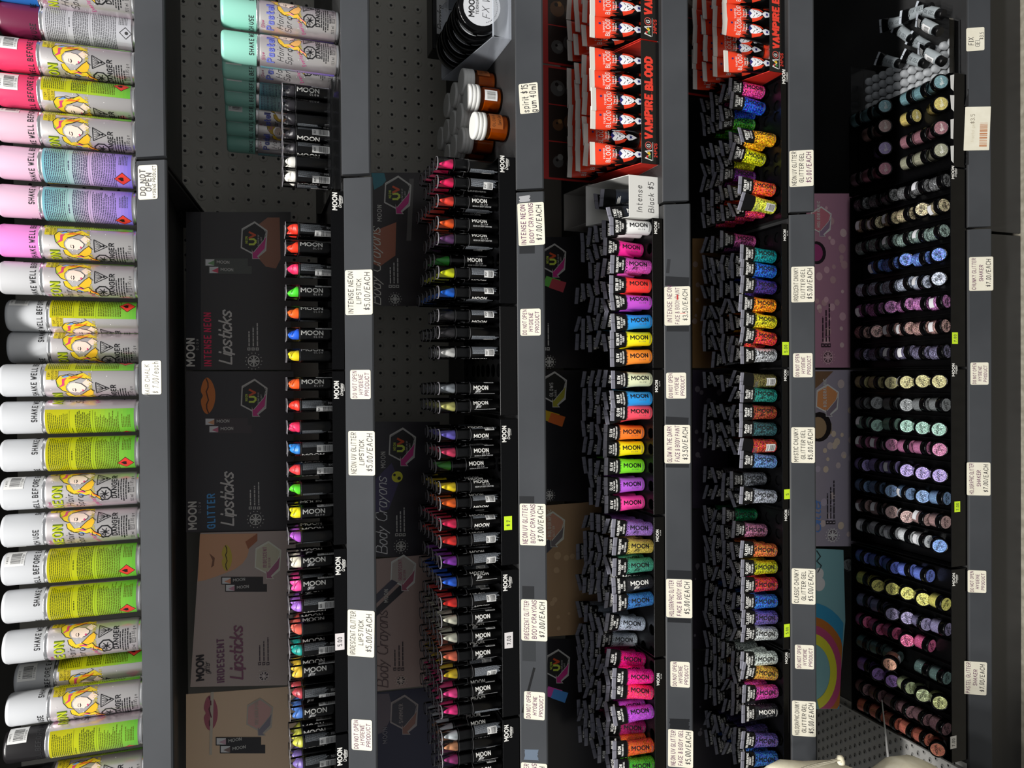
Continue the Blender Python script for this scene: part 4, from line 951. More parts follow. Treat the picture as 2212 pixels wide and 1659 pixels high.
# ================================================================== SHELF 5: CHUNKY GLITTER TUBES
T_J = [(197, 'pink', C(236, 70, 150), 1, 5, {'lean': 3}), (234, 'royal blue', C(30, 80, 210), 1, 5, {'lean': 7}), (271, 'green', C(70, 190, 50), 2, 5, {'lean': 2}), (298, 'amber', C(250, 180, 30), 0, 5, {'lean': 2, 'spin': 20}), (345, 'lemon', C(216, 226, 30), 1, 5, {'lean': 8, 'spin': -14}), (384, 'purple', C(120, 40, 150), 2, 5, {'lean': 3}), (407, 'orange', C(255, 100, 40), 0, 5, {'lean': 4}), (446, 'yellow', C(216, 222, 70), 0, 5, {'lean': -6, 'spin': 160, 'rest': C(240, 60, 100)})]
tube_display(5, 'neon chunky', 'neonchunk', T_J, 162, 472, ((182, 'creations'),), 'glitter tube', 1650, 14.5, 5, nrow=5, noun='tube')
T_K = [(523, 'pink', C(220, 100, 170), 2, 5, {'lean': 2}), (553, 'teal', C(20, 140, 146), 0, 5, {'lean': 3}), (586, 'cobalt', C(40, 100, 200), 0, 5, {'lean': 4}), (621, 'dark violet', C(66, 48, 130), 0, 5, {'lean': 4}), (660, 'amber', C(250, 150, 30), 0, 5, {'lean': 3}), (697, 'yellow', C(226, 220, 40), 0, 5, {'lean': 5}), (735, 'red', C(230, 60, 36), 0, 5, {'lean': 8}), (767, 'silver', C(190, 194, 200), 0, 4, {'lean': 0})]
tube_display(5, 'iridescent chunky', 'iridchunk', T_K, 483, 794, ((520, 'glow'),), 'glitter tube', 1650, 14.5, 5, nrow=5, noun='tube')
T_L = [(823, 'black gold', C(96, 90, 50), 0, 5, {'spin': 170, 'lean': 0}), (857, 'teal', C(36, 130, 120), 0, 2, {'lean': 4}), (893, 'copper', C(150, 66, 40), 0, 5, {'lean': 2}), (930, 'dark teal', C(50, 90, 96), 0, 5, {'lean': 3}), (965, 'rust red', C(180, 60, 36), 0, 5, {'spin': 165}), (1002, 'ice blue', C(100, 140, 196), 0, 1, {'lean': 6}), (1036, 'grey', C(96, 100, 106), 1, 5, {'lean': 1}), (1078, 'silver', C(160, 166, 178), 0, 5, {'lean': 5, 'rest': C(110, 116, 130)})]
tube_display(5, 'mystic', 'mystic', T_L, 797, 1100, ((822, 'glow'),), 'glitter tube', 1650, 14.5, 5, nrow=5, noun='tube')
T_M = [(1112, 'emerald', C(20, 130, 80), 2, 5, {'lean': 2}), (1150, 'dusty pink', C(170, 110, 140), 1, 5, {'lean': 6}), (1196, 'copper', C(206, 116, 60), 0, 5, {'lean': 6}), (1231, 'lime gold', C(176, 180, 30), 0, 5, {'lean': 3}), (1268, 'red', C(190, 40, 50), 0, 5, {'lean': 3}), (1306, 'blue', C(50, 110, 200), 0, 5, {'lean': 4}), (1342, 'violet', C(96, 80, 150), 0, 5, {'lean': 5}), (1378, 'silver', C(190, 196, 196), 0, 5, {'lean': 7})]
tube_display(5, 'classic', 'classic', T_M, 1103, 1404, ((1124, 'glow'),), 'glitter tube', 1650, 14.5, 5, nrow=5, noun='tube')
T_N = [(1430, 'pearl', C(196, 206, 200), 0, 5, {'lean': 3}), (1468, 'gold', C(196, 150, 60), 0, 5, {'lean': 12}), (1504, 'magenta', C(200, 70, 160), 0, 5, {'lean': 5}), (1545, 'clear black', C(40, 42, 46), 0, 5, {'lean': 3, 'white': True}), (1584, 'dark violet', C(56, 46, 90), 1, 5, {'lean': 2}), (1613, 'lavender', C(96, 80, 150), 0, 5, {'lean': 9}), (1650, 'denim blue', C(50, 100, 170), 0, 5, {'lean': 5})]
tube_display(5, 'holographic chunky', 'holochunk', T_N, 1407, 1690, ((1432, 'glow'),), 'glitter tube', 1650, 14.5, 5, nrow=5, noun='tube')
# ================================================================== SHELF 6: GLITTER JARS
JY = [1107, 1145, 1183, 1221, 1259, 1297]
def jar_display(name, cols, yr, yl, logos, grain, label, rows=6):
    zf = ZS[6]+15; xs = []
    for c in cols:
        yy, cn, rgb = c[:3]; opt = c[3] if len(c) > 3 else {}
        x = W(2030, yy, 1096).x; xs.append(x)
        for r in range(rows):
            if r in opt.get('skip', ()): continue
            col_, nm = opt.get('swap', {}).get(r, (rgb, cn))
            t = opt.get('tilt', {}).get(r, rnd.choice((-6, -3, 0, 0, 3, 6, 10, 16)))
            lb = f'{nm} glitter jar, {ORD[r]} from the front, {name} jar tray'
            if (nm, r) in SEEN.setdefault(name, set()): lb = f'{nm} glitter jar of the neighbouring column, {ORD[r]} from the front, {name} jar tray'
            SEEN[name].add((nm, r))
            jar(x+rnd.uniform(-1.5, 1.5), JY[r]+rnd.uniform(-1, 1), zf, R_(t), R_(rnd.choice((0, 10, -20, 30, 50, -40, 20, 158, 178, 196)) if name != 'pastel shaker' else rnd.uniform(-40, 40)), col_, lb, grain, turn=R_(rnd.uniform(-6, 6)))
    r_, x0, x1 = tray(6, yr, yl, 2074, 42, None, None, None, 0, 250, label, logos, solid=14.8)
    xs.sort()
    for xa, xb in zip(xs, xs[1:]):
        b = MB(); b.box((xa+xb)/2-.8, (xa+xb)/2+.8, 1078, 1318, ZS[6]+15.4, ZS[6]+29); link('divider', b.build('divider', 'black'), r_)
SEEN = {}
JO = [(392, 'black', C(52, 56, 58)), (444, 'champagne gold', C(170, 156, 110), {'tilt': {1: 38}}), (498, 'sea green', C(110, 140, 130)), (549, 'bright blue', C(50, 110, 206), {'tilt': {0: 38, 2: 38}, 'skip': (5,)}), (602, 'ice white', C(170, 180, 200), {'tilt': {0: 38}}), (651, 'orchid pink', C(170, 80, 160), {'tilt': {3: 38}}), (705, 'rose copper', C(166, 120, 110), {'tilt': {4: 38}}), (759, 'dark purple', C(70, 60, 110))]
jar_display('chunky shaker', JO, 364, 793, ((388, 'creations'),), 'chunky', 'black display tray holding the chunky glitter jars')
JP = [(826, 'gold', C(170, 160, 90), {'tilt': {0: 38, 1: 38, 3: 38, 2: 38}}), (876, 'grey', C(92, 98, 100), {'tilt': {2: 38, 4: 38}}), (926, 'mint', C(120, 170, 150), {'tilt': {0: 38, 1: 38, 2: 38, 4: 38}}), (972, 'magenta', C(170, 70, 130), {'tilt': {0: 38, 3: 38}}), (1026, 'lavender', C(136, 116, 190), {'tilt': {0: 38, 1: 38, 2: 38}}), (1078, 'steel blue', C(70, 120, 170), {'tilt': {1: 38, 3: 38}}), (1129, 'rose', C(150, 108, 104), {'tilt': {2: 38, 3: 38}}), (1178, 'white silver', C(206, 210, 212), {'swap': {0: (C(50, 120, 190), 'bright blue')}, 'tilt': {0: 38}})]
jar_display('holographic shaker', JP, 797, 1224, ((812, 'creations'),), 'fine', 'black display tray holding the holographic glitter jars')
JQ = [(1254, 'royal blue', C(30, 80, 196), {'skip': (0,)}), (1306, 'yellow', C(206, 200, 60), {'tilt': {1: 38, 2: 38, 3: 38, 4: 38}}), (1361, 'lavender', C(120, 110, 160), {'tilt': {2: 38, 3: 38}}), (1410, 'bright pink', C(226, 60, 140), {'skip': (0,), 'tilt': {2: 38}}), (1464, 'dark teal', C(22, 90, 84), {'skip': (2,)}), (1519, 'violet', C(130, 70, 180), {'swap': {0: (C(200, 206, 120), 'pale yellow'), 1: (C(196, 210, 150), 'pale mint'), 2: (C(190, 206, 150), 'soft mint')}, 'tilt': {0: 38, 1: 38, 3: 38, 4: 38}}), (1573, 'maroon', C(110, 40, 56), {}), (1620, 'orange', C(226, 110, 66), {'tilt': {0: 50}})]
jar_display('pastel shaker', JQ, 1228, 1645, ((1262, 'creations'),), 'fine', 'black display tray holding the pastel glitter jars')
# jars lying loose on top
xq = W(1950, 1425, 1190)
jar(xq.x, 1192, ZS[6]+46, R_(58), R_(20), C(230, 160, 124), 'peach glitter jar lying on top of the dark teal jars', 'fine', turn=R_(-20))
p = FZ(1815, 1212, ZS[6]+20)
jar(p.x, 1355, ZS[6]+1.5, R_(40), R_(10), C(60, 66, 66), 'dark glitter jar lying behind the trays by the rainbow card', 'fine', turn=R_(10))
# older jars with star labels, right hand tray
JN = [(178, 'teal', C(70, 130, 140), (0, 1, 2, 4, 5, 6)), (225, 'yellow', C(196, 176, 60), (0, 2, 4, 5)), (277, 'dark red', C(130, 50, 70), (0, 1, 2, 4)), (325, 'olive silver', C(140, 140, 106), (0, 1, 2, 4, 5, 6))]
alt = {(225, 4): (C(150, 110, 106), 'rose brown'), (225, 5): (C(150, 100, 90), 'rose brown'), (277, 4): (C(130, 110, 170), 'lilac'), (325, 4): (C(170, 90, 116), 'dusty pink'), (325, 5): (C(160, 80, 100), 'dusty pink'), (325, 6): (C(110, 66, 80), 'dusty pink')}
for yy, cn, rgb, rws in JN:
    x = W(2030, yy, 1096).x
    for r in rws:
        col_, nm = alt.get((yy, r), (rgb, cn)); od = (ORD+['rearmost'])[r]
        jar(x, 1106+34*r, ZS[6]+15, R_(2 if r in (1, 2, 3, 5, 6) else 26), R_(20), col_, f'{nm} glitter jar with star lid, {od} from the front, right hand tray', 'fine', J_STAR)
tray(6, 158, 362, 2074, 34, None, None, None, 0, 260, 'black display tray holding the star lidded glitter jars', (), solid=14.8)
# ================================================================== PRINTED HEADER CARDS
class Card:
    """a printed card standing upright at depth Y; art is given in photo coordinates and laid onto the card"""
    def __init__(s, Y, corners, base, label, cat='header card', name='header_card', lean=None):
        s.Y = Y; s.pts = [W(x, y, Y) for x, y in corners]; s.o = sum(s.pts, Vector())/len(s.pts); s.a = Art(); s.base = base; s.label = label; s.cat = cat; s.name = name
    def q(s, x, y): p = W(x, y, s.Y); return (p.x-s.o.x, p.z-s.o.z)
    def poly(s, pts, col, lay=2): s.a.poly([s.q(*p) for p in pts], col, lay); return s
    def text(s, t, x, y, hpx, col, wt=.16, **kw):
        px, pz = s.q(x, y); k = abs(s.q(x, y)[1]-s.q(x-hpx, y)[1]); s.a.text(t, px, pz, k, col, wt, 0, kw.pop('lay', 5), **kw); return s
    def line(s, pts, tpx, col, lay=4):
        k = abs(s.q(*pts[0])[1]-s.q(pts[0][0]+tpx, pts[0][1])[1]); s.a.line([s.q(*p) for p in pts], k, col, lay); return s
    def circ(s, x, y, r, col, lay=3, n=18): px, pz = s.q(x, y); k = abs(s.q(x, y)[1]-s.q(x-r, y)[1]); s.a.circ(px, pz, k, col, lay, n); return s
    def roundel(s, x, y, r, dark, light):
        s.circ(x, y, r*1.0, light, 4); s.circ(x, y, r*.86, dark, 5)
        for dx, dy in ((1, 0), (0, 1)): s.line([(x-r*.8*dx, y-r*.8*dy), (x+r*.8*dx, y+r*.8*dy)], r*.28, light, 6)
        for dx, dy in ((1, 1), (1, -1)): s.line([(x-r*.58*dx, y-r*.58*dy), (x+r*.58*dx, y+r*.58*dy)], r*.14, light, 6)
        for t in range(14):
            an = t*2*math.pi/14; s.circ(x+r*1.35*math.cos(an), y+r*1.35*math.sin(an), r*.1, light, 4, 5)
    def notes(s, xs, y, ln, dark, light):
        for i, x in enumerate(xs):
            px, pz = s.q(x, y); k = abs(s.q(x, y)[1]-s.q(x-5, y)[1]); s.a.rect(px, pz, k*1.3, k*1.3, light, 5); s.a.rect(px+k*.4, pz+k*.3, k*.5, k*.7, dark, 6)
            s.a.block(px+k*1.9, pz+.3*k, k*ln*(.8+.2*i), 1, 1, k*.5, light, 5, .02)
    def badge(s, x, y, sc_, words, kind, edge, fill, arrow=C(150, 40, 100)):
        """six sided badge with a folded arrow at its lower left"""
        P = lambda pts: [(x+sc_*a, y+sc_*b_) for a, b_ in pts]
        hexa = [(-26, -22), (2, -38), (30, -18), (27, 26), (10, 40), (-28, 20)]
        s.poly(P(hexa), edge, 3); s.poly(P([(a*.9, b_*.9) for a, b_ in hexa]), fill, 4)
        s.line(P([(-24, -18), (2, -34), (22, -20), (26, -14)]), .9*sc_, edge, 5); s.line(P([(26, -12), (22, 4), (4, 30)]), 1.2*sc_, edge, 6)
        s.poly(P([(22, 2), (-2, 30), (-4, 22), (-3, 44), (14, 44), (9, 38), (25, 22), (28, -10)]), edge, 6); s.poly(P([(21, 5), (0, 30), (-2.6, 26), (-2, 42.6), (11, 42.6), (7, 38), (23.6, 21), (26.6, -4)]), arrow, 7)
        if kind == 'uv':
            s.text('NEON', x-13*sc_, y+10*sc_, 5*sc_, C(150, 176, 60), .16, wide=.7, lay=7)
            s.line(P([(-9, 12), (0, 12), (4, 8), (4, 4), (0, 1), (-9, 1)]), 4.4*sc_, C(150, 170, 60), 7); s.line(P([(-9, -2), (3, -8), (-9, -14)]), 4.4*sc_, C(220, 90, 50), 7)
            s.text('GLOWS IN UV', x+12*sc_, y+16*sc_, 3.4*sc_, edge, .14, wide=.66, lay=7); s.text('LIGHT', x+18*sc_, y+7*sc_, 3.4*sc_, edge, .14, wide=.66, lay=7)
        else:
            for i, t in enumerate(words): s.text(t, x+(-2+8*i)*sc_, y+19*sc_, (7.5 if i == 0 else 4.5)*sc_, arrow if kind == 'iri' else edge, .15, wide=.52 if len(t) > 8 else .62, lay=7)
    def sticks(s, x, y, k, base, tips, ink):
        for i, tp in enumerate(tips):
            yy, xx = y+i*17*k, x+i*9*k
            s.poly([(xx-2, yy-10*k), (xx+96*k, yy-10*k), (xx+96*k, yy+8*k), (xx-2, yy+8*k)], base, 3); s.poly([(xx, yy-8*k), (xx+20*k, yy-8*k), (xx+20*k, yy+6*k), (xx, yy+6*k)], C(176, 168, 164), 4)
            s.poly([(xx+5*k, yy+1*k), (xx+20*k, yy-6*k), (xx+20*k, yy+6*k)], tp, 5); 
            px, pz = s.q(xx+26*k, yy-2*k); kk = abs(s.q(0, yy)[1]-s.q(7*k, yy)[1]); s.a.text('MOON', px-.5*kk, pz, kk*1.1, ink, .2, -90, 6, .9, geo=True, gap=.2)
    def done(s):
        up = lambda q: tuple(min(.8, x*2.2) if max(q) < .55 else x for x in q)
        s.a.p = [(p_, up(c_), l_) for p_, c_, l_ in s.a.p]; s.base = up(s.base)
        b = MB(); P = [(p.x-s.o.x, p.z-s.o.z) for p in s.pts]
        ar = sum(P[i][0]*P[(i+1) % len(P)][1]-P[(i+1) % len(P)][0]*P[i][1] for i in range(len(P)))
        if ar < 0: P = P[::-1]
        b.loft([[(x, 1.2, z) for x, z in P], [(x, 0, z) for x, z in P]], s.base, False, cap0=True); b.poly([(x, 0, z) for x, z in P], s.base)
        m_ = MB(); m_.art(s.a, on_plane(0, .15))
        return item(s.name, s.label, s.cat, [('card', b.build('card', 'card'), [('print', m_.build('print', 'card'))])], s.o)
K1 = C(30, 29, 29); LG = C(206, 204, 198)
def lips(c, x, y, k, col, dark):
    up_, lo = [], []
    for i in range(25):
        t = -1+i/12.0; e = math.sqrt(max(0, 1-t*t*.98))
        up_.append((x-(13*e-4.5*math.exp(-(t/.16)**2))*k, y+34*t*k)); lo.append((x+15*e**1.3*k, y+34*t*k))
    c.poly(up_+lo[::-1], col, 4)
    c.line([(x+(2.2*math.sin(t*2.4))*k, y+t*10*k) for t in (-3.2, -2.4, -1.6, -.8, 0, .8, 1.6, 2.4, 3.2)], 2.4*k, dark, 5)
bk = lambda x0, x1, y0, y1: [(x0, y0), (x1, y0), (x1, y1), (x0, y1)]
# shelf 2
c = Card(1300, bk(402, 628, 458, 799), C(44, 42, 42), 'black lipstick header card with red lettering and hexagon badge'); c.poly(bk(402, 434, 458, 799), C(16, 15, 18), 1)
c.text('MOON', 420, 790, 16, LG, .22, geo=True, wide=.8, gap=.2); c.text('GLOW', 429, 756, 5, C(120, 118, 116), .12, wide=.8, gap=.8); c.text('INTENSE NEON', 456, 790, 14, C(184, 30, 64), .2, wide=.66)
c.text('Lipsticks', 500, 786, 26, C(214, 210, 204), .15, shear=.3, wide=.92, gap=.1); c.roundel(548, 780, 13, K1, LG); c.notes((541, 550, 559), 757, 9, K1, LG)
c.badge(548, 516, 1.0, (), 'uv', LG, K1); c.sticks(444, 568, .95, C(60, 62, 58), (C(90, 120, 84), C(180, 60, 80)), LG)
c.poly([(552, 490), (578, 470), (604, 470), (606, 560), (596, 580), (574, 576), (560, 560)], C(110, 74, 58), 1); c.done()
c = Card(1300, bk(402, 634, 802, 1150), C(42, 40, 42), 'dark lipstick header card with blue glitter lettering and orange lips'); lips(c, 448, 855, 1.15, C(150, 84, 34), C(60, 30, 16))
c.text('MOON', 424, 1142, 16, LG, .22, geo=True, wide=.8, gap=.2); c.text('GLOW', 434, 1108, 5, C(120, 118, 116), .12, wide=.8, gap=.8); c.text('GLITTER', 464, 1140, 15, C(60, 116, 160), .2, wide=.7); c.text('Lipsticks', 504, 1134, 26, C(214, 210, 204), .15, shear=.3, wide=.92, gap=.1)
c.roundel(552, 1122, 13, K1, LG); c.notes((544, 553, 562), 1100, 9, K1, LG); c.badge(548, 856, 1.0, (), 'uv', LG, K1); c.sticks(444, 912, .95, C(52, 46, 48), (C(170, 120, 90), C(150, 80, 100)), LG); c.done()
MV = C(134, 122, 116)
c = Card(1296, [(433, 1151), (640, 1146), (626, 1480), (411, 1484)], MV, 'mauve iridescent lipstick header card with gold lips')
c.poly([(432, 1154), (556, 1152), (542, 1168), (537, 1180), (537, 1192), (533, 1204), (524, 1217), (508, 1229), (484, 1239), (462, 1247), (444, 1253), (427, 1256)], C(158, 118, 90), 2); c.poly([(556, 1152), (556, 1168), (536, 1186), (530, 1170)], C(120, 70, 44), 3); lips(c, 489, 1205, .82, C(150, 132, 46), C(40, 26, 16)); c.poly([(452, 1195), (464, 1205), (462, 1222), (456, 1226), (459, 1210)], C(96, 62, 44), 3)
c.text('MOON', 440, 1468, 15, C(30, 26, 28), .24, geo=True, wide=.78, gap=.18); c.text('glitter', 453, 1455, 12, C(30, 26, 28), .08, shear=.35, wide=.8, gap=.05); c.text('IRIDESCENT', 484, 1472, 14, C(84, 50, 72), .2, wide=.66); c.text('Lipsticks', 524, 1466, 26, C(96, 56, 74), .15, shear=.3, wide=.92, gap=.1)
c.roundel(570, 1460, 11, C(50, 40, 44), C(150, 140, 136)); c.notes((564, 573, 582), 1436, 9, MV, C(52, 40, 46)); c.badge(578, 1206, 1.0, ('IRIDESCENT', 'GLITTER'), 'iri', C(176, 164, 150), C(150, 146, 126), C(124, 74, 96)); c.sticks(480, 1255, .92, C(30, 26, 26), (C(170, 110, 86), C(150, 106, 120)), LG); c.done()
c = Card(1298, [(402, 1500), (640, 1482), (640, 1720), (402, 1720)], C(168, 140, 116), 'beige holographic lipstick header card with dark pink lips')
lips(c, 454, 1540, 1.1, C(124, 64, 76), C(70, 30, 40)); c.poly([(455, 1495), (462, 1494), (458, 1630), (452, 1630)], C(206, 194, 176), 5); c.badge(560, 1545, 1.0, ('HOLOGRAPHIC', ''), 'holo', C(196, 186, 172), C(150, 116, 110), C(96, 92, 100)); c.sticks(468, 1602, 1.0, C(28, 26, 28), (C(150, 120, 130), C(96, 80, 76)), LG); c.done()
# shelf 3
c = Card(1302, bk(802, 944, 373, 661), C(38, 35, 36), 'dark body crayon header card with teal corner, right hand bay'); c.poly([(802, 374), (830, 374), (834, 390), (826, 400), (808, 410)], C(40, 90, 100), 1)
c.poly([(806, 500), (856, 480), (854, 552), (820, 576), (806, 570)], C(126, 76, 58), 1); c.badge(858, 418, 1.02, (), 'uv', LG, K1); c.text('MOON', 824, 478, 9, LG, .16, geo=True, wide=.7, gap=.3); c.text('Body Crayons', 822, 658, 24, C(170, 160, 152), .08, shear=.3, wide=.86, gap=.1); c.roundel(853, 646, 10, K1, LG); c.notes((846, 854, 862), 622, 9, K1, LG)
c.poly([(884, 386), (894, 386), (888, 520), (878, 520)], C(70, 68, 66), 1); c.done()
c = Card(1302, bk(804, 950, 911, 1203), C(34, 32, 36), 'dark body crayon header card with yellow spot, above the neon uv label'); c.badge(868, 962, 1.02, (), 'uv', LG, K1); c.circ(858, 1030, 12, C(170, 160, 40), 3); c.circ(862, 1033, 4, K1, 4, 8); c.circ(852, 1026, 3, K1, 4, 8)
c.poly([(806, 1040), (846, 1000), (862, 1040), (840, 1100), (808, 1110)], C(50, 44, 72), 1); c.text('MOON', 832, 1010, 9, LG, .16, geo=True, wide=.7, gap=.3); c.text('Body Crayons', 836, 1196, 24, C(190, 186, 180), .08, shear=.3, wide=.86, gap=.1); c.roundel(866, 1180, 11, K1, LG); c.notes((860, 868, 876), 1158, 9, K1, LG); c.done()
c = Card(1300, [(806, 1208), (950, 1196), (950, 1478), (806, 1494)], C(128, 110, 104), 'mauve body crayon header card with crossed crayons'); c.poly([(806, 1320), (870, 1258), (878, 1272), (808, 1336)], C(34, 32, 36), 3); c.poly([(806, 1290), (852, 1246), (862, 1256), (806, 1310)], C(54, 52, 62), 3); c.text('MOON', 838, 1300, 8, LG, .16, geo=True, wide=.6, gap=.3)
c.badge(870, 1234, .96, ('IRIDESCENT', 'GLITTER'), 'iri', C(176, 166, 158), C(136, 128, 122), C(124, 70, 84)); c.text('Body Crayons', 838, 1484, 24, C(72, 56, 56), .08, shear=.3, wide=.86, gap=.1); c.roundel(866, 1470, 10, C(50, 44, 44), C(150, 136, 128)); c.notes((856, 865, 873), 1448, 9, C(120, 104, 98), C(50, 42, 44)); c.done()
c = Card(1302, [(806, 1497), (950, 1482), (950, 1720), (806, 1720)], C(30, 30, 48), 'navy body crayon header card with shimmer badge'); c.badge(872, 1540, 1.05, ('SHIMMER', ''), 'holo', C(120, 112, 110), C(44, 42, 50), C(104, 72, 62)); c.poly([(806, 1500), (840, 1498), (850, 1540), (830, 1580), (806, 1590)], C(74, 66, 72), 1); c.text('MOON', 836, 1604, 9, C(96, 94, 100), .16, geo=True, wide=.7, gap=.3); c.done()
# shelf 4
def tube_art(c, x, y, k, cols):
    for i, cc in enumerate(cols): c.poly([(x+i*14*k, y+i*6*k), (x+(34+i*14)*k, y+(10+i*6)*k), (x+(26+i*14)*k, y+(34+i*6)*k), (x+(-8+i*14)*k, y+(22+i*6)*k)], cc, 3)
c = Card(1275, bk(1172, 1310, 512, 795), C(24, 23, 25), 'black face paint header card with badge, above the intense neon label'); c.badge(1196, 560, .9, (), 'uv', LG, K1); tube_art(c, 1180, 596, .9, (C(80, 140, 60), C(200, 80, 90))); c.roundel(1186, 782, 10, K1, LG); c.notes((1179, 1187), 757, 9, K1, LG); c.done()
c = Card(1275, bk(1174, 1310, 800, 1083), C(22, 21, 23), 'black glow in the dark header card with badge'); c.badge(1196, 838, .95, ('GLOWS', 'DARK'), 'holo', LG, C(30, 30, 28), C(120, 116, 40)); tube_art(c, 1178, 886, .9, (C(210, 170, 40), C(220, 110, 50))); c.roundel(1186, 1070, 9, K1, LG); c.done()
c = Card(1277, [(1176, 1092), (1310, 1082), (1310, 1366), (1176, 1376)], C(128, 104, 78), 'tan holographic gel header card behind the glitter tubes'); c.badge(1192, 1140, .95, ('HOLOGRAPHIC', 'GLITTER'), 'holo', C(180, 166, 150), C(150, 110, 90), C(90, 84, 84)); c.poly([(1178, 1170), (1206, 1150), (1212, 1164), (1180, 1196)], C(60, 60, 66), 3)
for i in range(12): c.circ(rnd.uniform(1190, 1260), rnd.uniform(1200, 1360), rnd.uniform(3, 8), C(146, 122, 94), 2, 10)
c.done()
c = Card(1275, bk(1178, 1310, 1380, 1720), C(24, 23, 25), 'black neon gel header card at left end of the paint shelf'); c.badge(1204, 1436, .9, (), 'uv', LG, K1); tube_art(c, 1184, 1482, .9, (C(190, 60, 130), C(60, 110, 180))); c.done()
# shelf 5
for y0, y1, cc, lb in ((515, 795, C(96, 72, 44), 'brown chunky gel header card behind the iridescent tubes'), (799, 1098, C(40, 34, 44), 'dark violet header card behind the mystic glitter tubes'), (1102, 1402, C(34, 30, 36), 'dark header card behind the classic chunky tubes'), (1406, 1720, C(28, 26, 30), 'black header card at left end of the chunky tube shelf')):
    c = Card(1246, bk(1496, 1596, y0, y1), cc, lb)
    for i in range(16): c.circ(rnd.uniform(1500, 1570), rnd.uniform(y0+12, y1-12), rnd.uniform(1.5, 6), lerp(cc, (.3, .27, .3), .25), 2, 9)
    c.done()
# shelf 6
def bokeh(c, x0, x1, y0, y1, n, cols):
    for i in range(n): c.circ(rnd.uniform(x0, x1), rnd.uniform(y0, y1), rnd.uniform(3, 8), rnd.choice(cols), 2, 12)
c = Card(1334, bk(1742, 1860, 418, 794), C(132, 96, 112), 'pink bokeh glitter header card with jar picture, right of the pair'); bokeh(c, 1764, 1832, 440, 780, 34, (C(160, 128, 136), C(146, 116, 120), C(166, 140, 140)))
c.badge(1772, 476, .8, ('HOLOGRAPHIC', ''), 'holo', C(186, 172, 160), C(150, 90, 100), C(110, 90, 110)); c.circ(1764, 546, 20, C(30, 24, 28), 4); c.circ(1762, 546, 15, C(120, 50, 90), 5); c.roundel(1788, 772, 11, C(74, 54, 62), C(160, 130, 138)); c.notes((1780, 1787, 1794), 750, 11, C(120, 90, 104), C(40, 30, 36)); c.done()
c = Card(1334, bk(1744, 1860, 799, 1180), C(118, 112, 122), 'grey mauve bokeh header card with jar picture, left of the pair'); bokeh(c, 1766, 1840, 820, 1170, 34, (C(150, 138, 136), C(136, 128, 140), C(160, 146, 130)))
c.poly([(1760, 802), (1800, 802), (1772, 830), (1760, 840)], C(92, 70, 52), 2); c.badge(1786, 862, .86, ('HOLOGRAPHIC', ''), 'holo', C(186, 172, 160), C(190, 110, 70), C(100, 90, 100)); c.circ(1770, 922, 26, C(26, 22, 22), 4); c.circ(1766, 924, 19, C(120, 100, 76), 5); c.poly([(1785, 905), (1796, 915), (1796, 935), (1786, 945)], C(120, 104, 80), 4)
c.text('Glitter', 1772, 1150, 20, C(70, 100, 150), .1, shear=.3, gap=.05); c.roundel(1798, 1156, 11, C(80, 72, 78), C(170, 160, 160)); c.notes((1790, 1797, 1804), 1132, 11, C(130, 122, 130), C(40, 36, 40)); c.done()
c = Card(1338, [(1742, 1184), (1822, 1188), (1826, 1340), (1810, 1532), (1742, 1532)], C(96, 132, 136), 'teal header card with a rainbow, behind the pastel jars')
def arc(r0, r1, colr, lay):
    cx, cy = 1752, 1452
    q = [(cx+.66*r1*math.sin(t), cy-r1*math.cos(t)) for t in [math.pi*i/20 for i in range(0, 19)]]; q2 = [(cx+.66*r0*math.sin(t), cy-r0*math.cos(t)) for t in [math.pi*i/20 for i in range(18, -1, -1)]]
    q = [(max(1743, min(x, 1822-(max(0, y-1340)*.05))), min(y, 1531)) for x, y in q+q2]; c.poly(q, colr, lay)
for r0, r1, cc in ((120, 150, C(44, 110, 140)), (102, 120, C(196, 120, 56)), (84, 102, C(140, 56, 90)), (62, 84, C(176, 160, 44))): arc(r0, r1, cc, 3)
c.line([(1764, 1190), (1772, 1202), (1764, 1212), (1774, 1222), (1766, 1236)], 2, C(40, 50, 52), 4); c.circ(1768, 1240, 11, C(170, 190, 190), 4); c.circ(1770, 1262, 12, C(170, 190, 190), 4); c.done()

# ================================================================== BLOOD TUBES IN THEIR BOXES
VT = Tube(13.4, 37, 14, 116, 9, 11.5, 3)
RED, NAVY = C(232, 62, 30), C(34, 36, 110)
V_CAP = VT.cap(C(232, 62, 30), 'vcg')
V_LOW = VT.body(14, 80, 'tube_body', 'black', 6, cap0=True); V_UP = VT.body(80, 107.3, 'red_sleeve', 'obj', 6); V_CR = VT.crimp(C(226, 222, 214))
a = Art(); x = -19
while x < 19:
    d = rnd.uniform(1.6, 3.4); a.poly([(x, 81), (x+d, 81), (x+d*.75, 81-rnd.uniform(3, 15)), (x+d*.3, 81-rnd.uniform(3, 12))], RED, 2); x += d*1.1
a.text('VAMPIRE', 0, 91, 3.4, WHITE, .12, 0, 3, .7, 0, 0, 'c'); a.text('BLOOD', 0, 82.5, 7, WHITE, .14, 0, 4, .8, 0, 0, 'c'); a.text('Sang de', 0, 76.5, 3.2, WHITE, .12, 0, 4, .6, 0, 0, 'c'); a.text('Vampire', 0, 72, 3.2, WHITE, .12, 0, 4, .6, 0, 0, 'c'); a.rect(3.5, 98, 3.2, 3.2, NAVY, 3)
